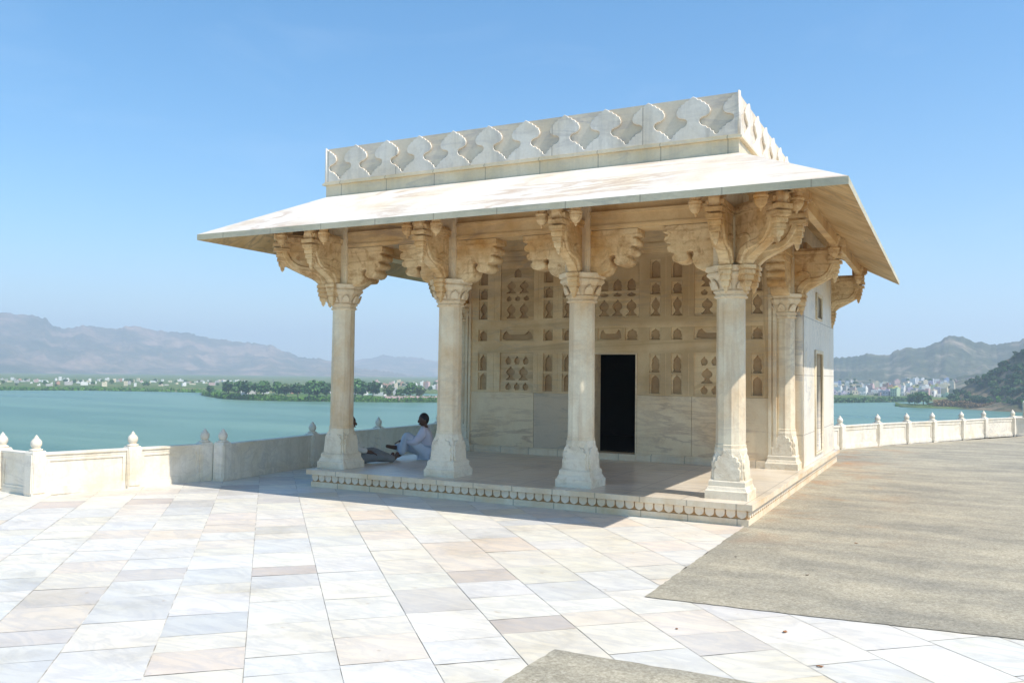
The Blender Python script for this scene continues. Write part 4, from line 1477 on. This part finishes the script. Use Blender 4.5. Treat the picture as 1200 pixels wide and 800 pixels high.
def fringe(name, line, mat, n, hmax, spread, label, cat='ground cover', leaf=0.5):
    mb = MB()
    r2 = random.Random(n)
    for i in range(n):
        t = r2.random() * (len(line) - 1)
        a, b = Vector(line[int(t)][:3]), Vector(line[int(t) + 1][:3])
        p = a.lerp(b, t - int(t))
        d2 = Vector((p.x - CAM.x, p.y - CAM.y, 0)).normalized()
        p = p + d2 * r2.uniform(0, spread)
        clump = 0.5 + 0.5 * noise.noise(p * 0.12)
        z = WATER + r2.random() * hmax * (0.35 + clump)
        p.z = z + 0.1
        s = leaf * r2.uniform(0.5, 1.3)
        ax = Vector((r2.gauss(0, 1), r2.gauss(0, 1), r2.gauss(0, 0.6))).normalized()
        u_ = ax.orthogonal().normalized(); w_ = ax.cross(u_)
        mb.bm.faces.new([mb.bm.verts.new(p + (u_ * math.cos(6.283 * j / 5) + w_ * math.sin(6.283 * j / 5)) * s * r2.uniform(.6, 1.1)) for j in range(5)])
    o = link(name, mb.mesh(name, recalc=False), M[mat])
    return tag(o, label, cat, kind='stuff')


fringe('waterside_scrub', [W(238, 463.4), W(262, 467.4), W(300, 469.1), W(340, 470), W(400, 470.7), W(452, 471.2), W(520, 471.5)], 'shrubgreen', 6000, 2.6, 9, 'low bright green scrub along the promontory waterline')
fringe('shore_scrub', [W(-60, 456.8), W(0, 457.2), W(100, 457.5), W(180, 458.7), W(262, 460.4)], 'shrubgreen', 4000, 1.6, 25, 'thin green scrub along the far left shore', leaf=1.0)
fringe('town_scrub', [W(950, 472), W(978, 471.9), W(1020, 471.4), W(1075, 470.7)], 'leaf_mid', 3500, 2.6, 18, 'green scrub along the waterline below the town', leaf=0.8)
fringe('dry_reeds', [W(1094, 477.8), W(1130, 478.9), W(1168, 479.8)], 'reed', 5000, 3.6, 8, 'dry ochre reeds at the foot of the dark headland', leaf=0.4)
fringe('headland_scrub', [W(1049, 476), W(1070, 477.3), W(1094, 478)], 'shrubgreen', 900, 0.9, 7, 'green grass tuft on the tip of the spit', leaf=0.4)
fringe('green_bank', [W(1168, 479.9), W(1190, 481.3), W(1215, 483.5)], 'shrubgreen', 3500, 5.5, 10, 'bright green bank at the waterline near the right edge', leaf=0.5)

# ------------------------------------------------------------------ houses


def house_mesh(w, d, h, seed):
    r2 = random.Random(seed)
    mb = MB()
    mb.box(-w / 2, w / 2, -d / 2, d / 2, -2.5, h)
    t = 0.18
    for a in ((-w / 2, w / 2, -d / 2, -d / 2 + t), (-w / 2, w / 2, d / 2 - t, d / 2), (-w / 2, -w / 2 + t, -d / 2 + t, d / 2 - t), (w / 2 - t, w / 2, -d / 2 + t, d / 2 - t)):
        mb.box(a[0], a[1], a[2], a[3], h, h + 0.7)
    if r2.random() < 0.6:
        mb.box(w * 0.08, w * 0.42, -d * 0.1, d * 0.4, h, h + 2.3)
    return mb.mesh('walls')


def windows(w, d, h, seed, parent):
    fl = max(1, int(h / 3))
    for k in range(fl):
        nw = max(1, int(w / 2.6))
        for i in range(nw):
            mb = MB()
            x = -w / 2 + w * (i + .5) / nw
            z = k * 3 + 1.0
            mb.box(x - 0.5, x + 0.5, -d / 2 - 0.04, -d / 2 + 0.02, z, z + 1.3)
            mb.build('window', M['window'], parent)


PROTOS = [(7, 7, 3.4), (9, 8, 6.4), (6, 6, 6.2), (11, 8, 3.6), (8, 8, 9.2), (5, 6, 3.2)]
PM = {}


def house(p, k, colour, label, group, rz=0.0, s=1.0, win=False):
    w, d, h = PROTOS[k]
    key = (k, colour)
    if key not in PM:
        me = house_mesh(w, d, h, k * 7 + 1)
        me.materials.append(M['house_' + colour])
        PM[key] = me
    o = bpy.data.objects.new('house', PM[key])
    C.objects.link(o)
    o.location = p
    ang = math.atan2(CAM.x - p.x, -(CAM.y - p.y))
    o.rotation_euler = (0, 0, ang + rz)
    o.scale = (s, s, s)
    tag(o, label, 'house', group)
    if win:
        windows(w, d, h, k, o)
    return o


ORD = ['first', 'second', 'third', 'fourth', 'fifth', 'sixth', 'seventh', 'eighth', 'ninth', 'tenth', 'eleventh', 'twelfth', 'thirteenth', 'fourteenth', 'fifteenth',
       'sixteenth', 'seventeenth', 'eighteenth', 'nineteenth', 'twentieth']


def rank_labels(items, where):
    """items: (u, colour, low/tall) sorted left to right -> unique label by colour rank"""
    cnt = {}
    out = []
    for u, colr, kind in items:
        key = (colr, kind)
        i = cnt.get(key, 0); cnt[key] = i + 1
        o = ORD[i] if i < 20 else 'last'
        out.append('%s %s house, %s such from the left, %s' % (kind, colr, o, where))
    return out


rd = random.Random(21)
# far left shore village
its = []
for i in range(95):
    u = -8 + 300 * (i + rd.uniform(-.3, .3)) / 95
    its.append((u, rd.choices(['white', 'cream', 'grey', 'pink', 'terracotta'], [8, 5, 3, 2, 1.5])[0], rd.choice([0, 1, 2, 3, 5])))
its.sort()
SZ = {0: 'small', 1: 'two storey', 2: 'narrow two storey', 3: 'long low', 4: 'three storey', 5: 'tiny'}
lbs = rank_labels([(u, c, SZ[k]) for u, c, k in its], 'far left shore')
for (u, c, k), lb in zip(its, lbs):
    p = at_dist(u, 450, rd.uniform(640, 1000)); p.z = WATER + 1.4 + rd.uniform(0, 1.5)
    house(p, k, c, lb, 'houses on the far left shore', rd.uniform(-.5, .5), rd.uniform(0.25, 0.45))
for i in range(26):
    u = -6 + 300 * (i + rd.uniform(-.4, .4)) / 26
    p = at_dist(u, 450, rd.uniform(640, 900)); p.z = WATER + 1.6
    tree(p, rd.choice([0, 1, 2, 4]), rd.uniform(.35, .7), '%s hazy tree from the left among the far left shore houses' % (ORD[i] if i < 20 else ORD[i - 20] + ' beyond the twentieth'), 'trees on the far left shore', rz=rd.uniform(0, 6))

# promontory huts
for u, v, k, c, s, lb in ((286, 464, 5, 'white', .7, 'white hut among the trees near the tip of the promontory'), (293, 463.5, 5, 'grey', .8, 'grey shed right of the white hut on the promontory'),
                          (311, 463, 5, 'white', .6, 'small white hut at the foot of the promontory mast'), (345, 463, 0, 'terracotta', .6, 'low red brown shed in the middle of the promontory'),
                          (386, 462, 5, 'white', .7, 'white hut partly behind the leftmost column'), (420, 461, 3, 'grey', .6, 'long grey shed right of the leftmost column'),
                          (427, 464, 5, 'white', .6, 'white hut right of the leftmost column near the water'), (445, 465, 3, 'white', .55, 'long low white hut near the stone pier'),
                          (462, 462, 5, 'grey', .7, 'grey hut beyond the stone pier')):
    p = ground(u, v, WATER + 1.6)
    house(p, k, c, lb, 'huts on the promontory', rd.uniform(-.4, .4), s)
its = []
for i in range(26):
    u = 440 + 80 * (i + rd.uniform(-.3, .3)) / 26
    its.append((u, rd.choice(['white', 'white', 'cream', 'pink', 'terracotta']), rd.choice([0, 1, 2, 4])))
its.sort()
for (u, c, k), lb in zip(its, rank_labels([(u, c, SZ[k]) for u, c, k in its], 'seen between left columns')):
    p = at_dist(u, 450, rd.uniform(600, 800)); p.z = WATER + 1.6 + rd.uniform(0, 2)
    house(p, k, c, lb, 'distant houses seen between the two left columns', rd.uniform(-.5, .5), rd.uniform(.28, .45))
for i in range(16):
    p = at_dist(430 + 5.3 * i, 450, rd.uniform(560, 800)); p.z = WATER + 1.8
    tree(p, rd.choice([0, 1, 2, 4]), rd.uniform(.45, .8), '%s hazy tree from the left beyond the promontory between the left columns' % ORD[i], 'hazy trees behind the promontory', rz=rd.uniform(0, 6))
# stone pier
mb = MB()
a, b = W(450, 470.6), W(520, 470.9)
L = (b - a).length
mb.box(0, L, -1.5, 1.5, -1, 2.6)
for i in range(int(L / 3)):
    mb.box(i * 3 + .3, i * 3 + 1.1, -1.9, -1.5, -1, 3.0)
o = mb.build('stone_pier', M['house_pink'])
o.location = (a.x, a.y, WATER); o.rotation_euler = (0, 0, math.atan2(b.y - a.y, b.x - a.x))
tag(o, 'low pinkish stone embankment at the waterline between the two left columns', 'embankment')
# mast
mb = MB(); mb.lathe([(.18, 0), (.12, 9)], 8); mb.box(-.5, .5, -.05, .05, 8.2, 8.4)
o = mb.build('mast', M['pole']); o.location = ground(320, 466, WATER + 1.2)
tag(o, 'pale upright mast standing on the promontory', 'mast')

# right bank town, stepping up the foot of the hill
its = []
BOLD = {8: 'blue', 18: 'yellow', 24: 'pale green'}
rows = [(0, 465.5, 30), (1, 461, 34), (2, 457, 34), (3, 453, 34), (4, 449, 22)]
for r, v, n_ in rows:
    for i in range(n_):
        u0, u1 = (974, 1112) if r < 3 else ((978, 1120) if r == 3 else (1060, 1150))
        u = u0 + (u1 - u0) * (i + rd.uniform(-.35, .35)) / n_
        c = rd.choices(['white', 'cream', 'pink', 'blue', 'grey', 'lilac', 'terracotta', 'pale green', 'yellow'], [10, 8, 4, 1.2, 4, 1.2, 2.4, .4, .3])[0]
        k = rd.choice([0, 1, 2, 4, 1, 2, 3])
        its.append((u, c, k, r, v))
its.append((1029, 'white', 4, 0, 465)); its.append((1048, 'yellow', 1, 0, 461)); its.append((1043, 'terracotta', 4, 1, 459))
its.sort()
RW = {0: 'right town waterfront row', 1: 'right town second row', 2: 'right town middle row', 3: 'right town upper row', 4: 'hillside above right town'}
for r in range(5):
    sub = [t for t in its if t[3] == r]
    for (u, c, k, _, v), lb in zip(sub, rank_labels([(t[0], t[1], SZ[t[2]]) for t in sub], RW[r])):
        dist = (640, 690, 750, 830, 930)[r] + rd.uniform(-15, 15)
        p = at_dist(u, v + rd.uniform(-.8, .8), dist)
        s = rd.uniform(.42, .72)
        p.z = max(p.z, WATER + 1.0)
        house(p, k, c, lb, 'houses of the right bank town', rd.uniform(-.5, .5), s, win=(r == 0))
for i in range(34):
    r = rd.choice([0, 1, 2, 3, 4])
    u = rd.uniform(976, 1125)
    v = (466, 461, 456, 451, 447)[r]
    p = at_dist(u, v, (630, 680, 740, 820, 900)[r])
    p.z = max(p.z, WATER + 1.0)
    tree(p, rd.choice([0, 1, 2, 4]), rd.uniform(.35, .6), 'green tree rising among the houses of the right bank town', 'trees in the right bank town', rz=rd.uniform(0, 6))
# terrain under the town
ridge('town_slope', [(940, 462), (978, 459), (1010, 456), (1060, 449), (1100, 444), (1150, 437), (1220, 430), (1300, 424)], 1000, 390, 200, 'hill', 4.0, 0.05, 2.2, rows=20)

# trees near the spit and over the headland
for u, v, top, k, lb in ((1072, 474.5, 463, 1, 'bright green bush left of the two at the spit'), (1082, 475, 461, 1, 'bright green bush right of the two at the spit')):
    p = ground(u, v, WATER + 0.8); d = (p - CAM).length
    tree(p, 4, (v - top) / FPX * d / 5.9, lb, 'bushes at the spit', rz=1)
bpy.context.view_layer.update()
dg = bpy.context.evaluated_depsgraph_get()
hl = bpy.data.objects['headland']
i = 0
tries = 0
while i < 120 and tries < 2500:
    tries += 1
    u = rd.uniform(1112, 1216)
    top = interp([(1108, 470), (1130, 452), (1155, 437), (1180, 418), (1205, 403), (1240, 392)], u)
    v = rd.uniform(top - 0.5, 474)
    rockish = (1124 < u < 1162 and 452 < v < 468 and rd.random() < 0.8)
    if rockish: continue
    ok, loc, nrm, fi = hl.ray_cast(CAM, ray(u, v).normalized())
    if not ok: continue
    d = (loc - CAM).length
    tree(loc - Vector((0, 0, 1.2)), rd.choice([0, 0, 0, 3, 1, 2]), rd.uniform(0.42, 0.72), 'dark green tree on the wooded headland at the right edge', 'trees covering the headland', rz=rd.uniform(0, 6))
    i += 1

# boulders by the reeds
mb = MB()
bmesh.ops.create_icosphere(mb.bm, subdivisions=3, radius=1)
for v in mb.bm.verts:
    v.co *= 1 + 0.3 * noise.noise(v.co * 1.3); v.co.z *= .6
bm_ = mb.mesh('boulder'); bm_.materials.append(M['headland'])
for u, v, s, lb in ((1095, 474.6, 2.2, 'pale flat boulder left of the dry reeds'), (1108, 472.5, 2.8, 'larger pale boulder behind the dry reeds'), (1160, 470, 3.0, 'brown boulder above the right end of the reeds')):
    o = bpy.data.objects.new('boulder', bm_); C.objects.link(o)
    o.location = ground(u, v, WATER + 1.0); o.scale = (s * 1.6, s, s); tag(o, lb, 'rock')

# ------------------------------------------------------------------ haze
m = bpy.data.materials.new('haze'); m.use_nodes = True
nt = m.node_tree; nt.nodes.clear()
out = nt.nodes.new('ShaderNodeOutputMaterial')
pv_ = nt.nodes.new('ShaderNodeVolumePrincipled')
pv_.inputs['Color'].default_value = (0.78, 0.87, 1.0, 1)
pv_.inputs['Density'].default_value = 0.00045
pv_.inputs['Anisotropy'].default_value = 0.1
nt.links.new(pv_.outputs[0], out.inputs['Volume'])
mb = MB(); mb.box(-5400, 3200, -300, 5600, WATER - 4, 330)
hz = mb.build('haze', m)
hz.data.materials[0] = m
tag(hz, 'pale blue haze over the lake and hills', 'haze', kind='stuff')

# ------------------------------------------------------------------ light
sd = Vector((2.80, -0.30, 3.87)).normalized()       # towards the sun
elev = math.asin(sd.z)
az = math.atan2(sd.x, sd.y)
w = bpy.data.worlds.new('World')
scene.world = w
w.use_nodes = True
nt = w.node_tree
bg = nt.nodes['Background']
sky = nt.nodes.new('ShaderNodeTexSky')
sky.sky_type = 'NISHITA'
sky.sun_disc = False
sky.sun_elevation = elev
sky.sun_rotation = az
sky.altitude = 480
sky.air_density = 1.0
sky.dust_density = 0.8
sky.ozone_density = 1.6
hs = nt.nodes.new('ShaderNodeHueSaturation'); hs.inputs['Saturation'].default_value = 1.42; hs.inputs['Hue'].default_value = 0.494
nt.links.new(sky.outputs[0], hs.inputs['Color']); gen = nt.nodes.new('ShaderNodeTexCoord').outputs['Generated']
mp = nt.nodes.new('ShaderNodeMapping'); mp.inputs['Scale'].default_value = (2.2, 2.2, 6.5); mp.inputs['Location'].default_value = (0.3, 0.1, 0.0)
nt.links.new(gen, mp.inputs[0])
cn = noise_n(nt, mp.outputs[0], 1.6, 9, 0.6, 0.6)
cf = math_n(nt, 'MULTIPLY', ramp(nt, cn, [(0.52, (0, 0, 0)), (0.75, (1, 1, 1))]), 0.07)
nt.links.new(mixc(nt, cf, hs.outputs[0], (6.0, 6.6, 7.2)), bg.inputs[0])
bg.inputs[1].default_value = 0.145
sl = bpy.data.lights.new('sun', 'SUN')
sl.energy = 4.2
sl.angle = R(0.5)
sl.color = (1.0, 0.95, 0.87)
so = bpy.data.objects.new('sun', sl)
C.objects.link(so)
so.rotation_euler = (-sd).to_track_quat('-Z', 'Y').to_euler()

# ------------------------------------------------------------------ camera
cam = bpy.data.cameras.new('camera')
co = bpy.data.objects.new('camera', cam)
C.objects.link(co)
mt = Matrix(((RT.x, UP.x, -FW.x, CAM.x), (RT.y, UP.y, -FW.y, CAM.y), (RT.z, UP.z, -FW.z, CAM.z), (0, 0, 0, 1)))
co.matrix_world = mt
cam.sensor_width = 36
cam.lens = FPX / 1200 * 36
cam.clip_start = 0.05
cam.clip_end = 20000
scene.camera = co
scene.render.resolution_x = 1024
scene.render.resolution_y = 682
vs = scene.view_settings
vs.view_transform = 'Standard'
vs.look = 'None'
vs.gamma = 1
vs.use_curve_mapping = False
vs.exposure = 0.50
if scene.cycles:
    scene.cycles.volume_bounces = 1
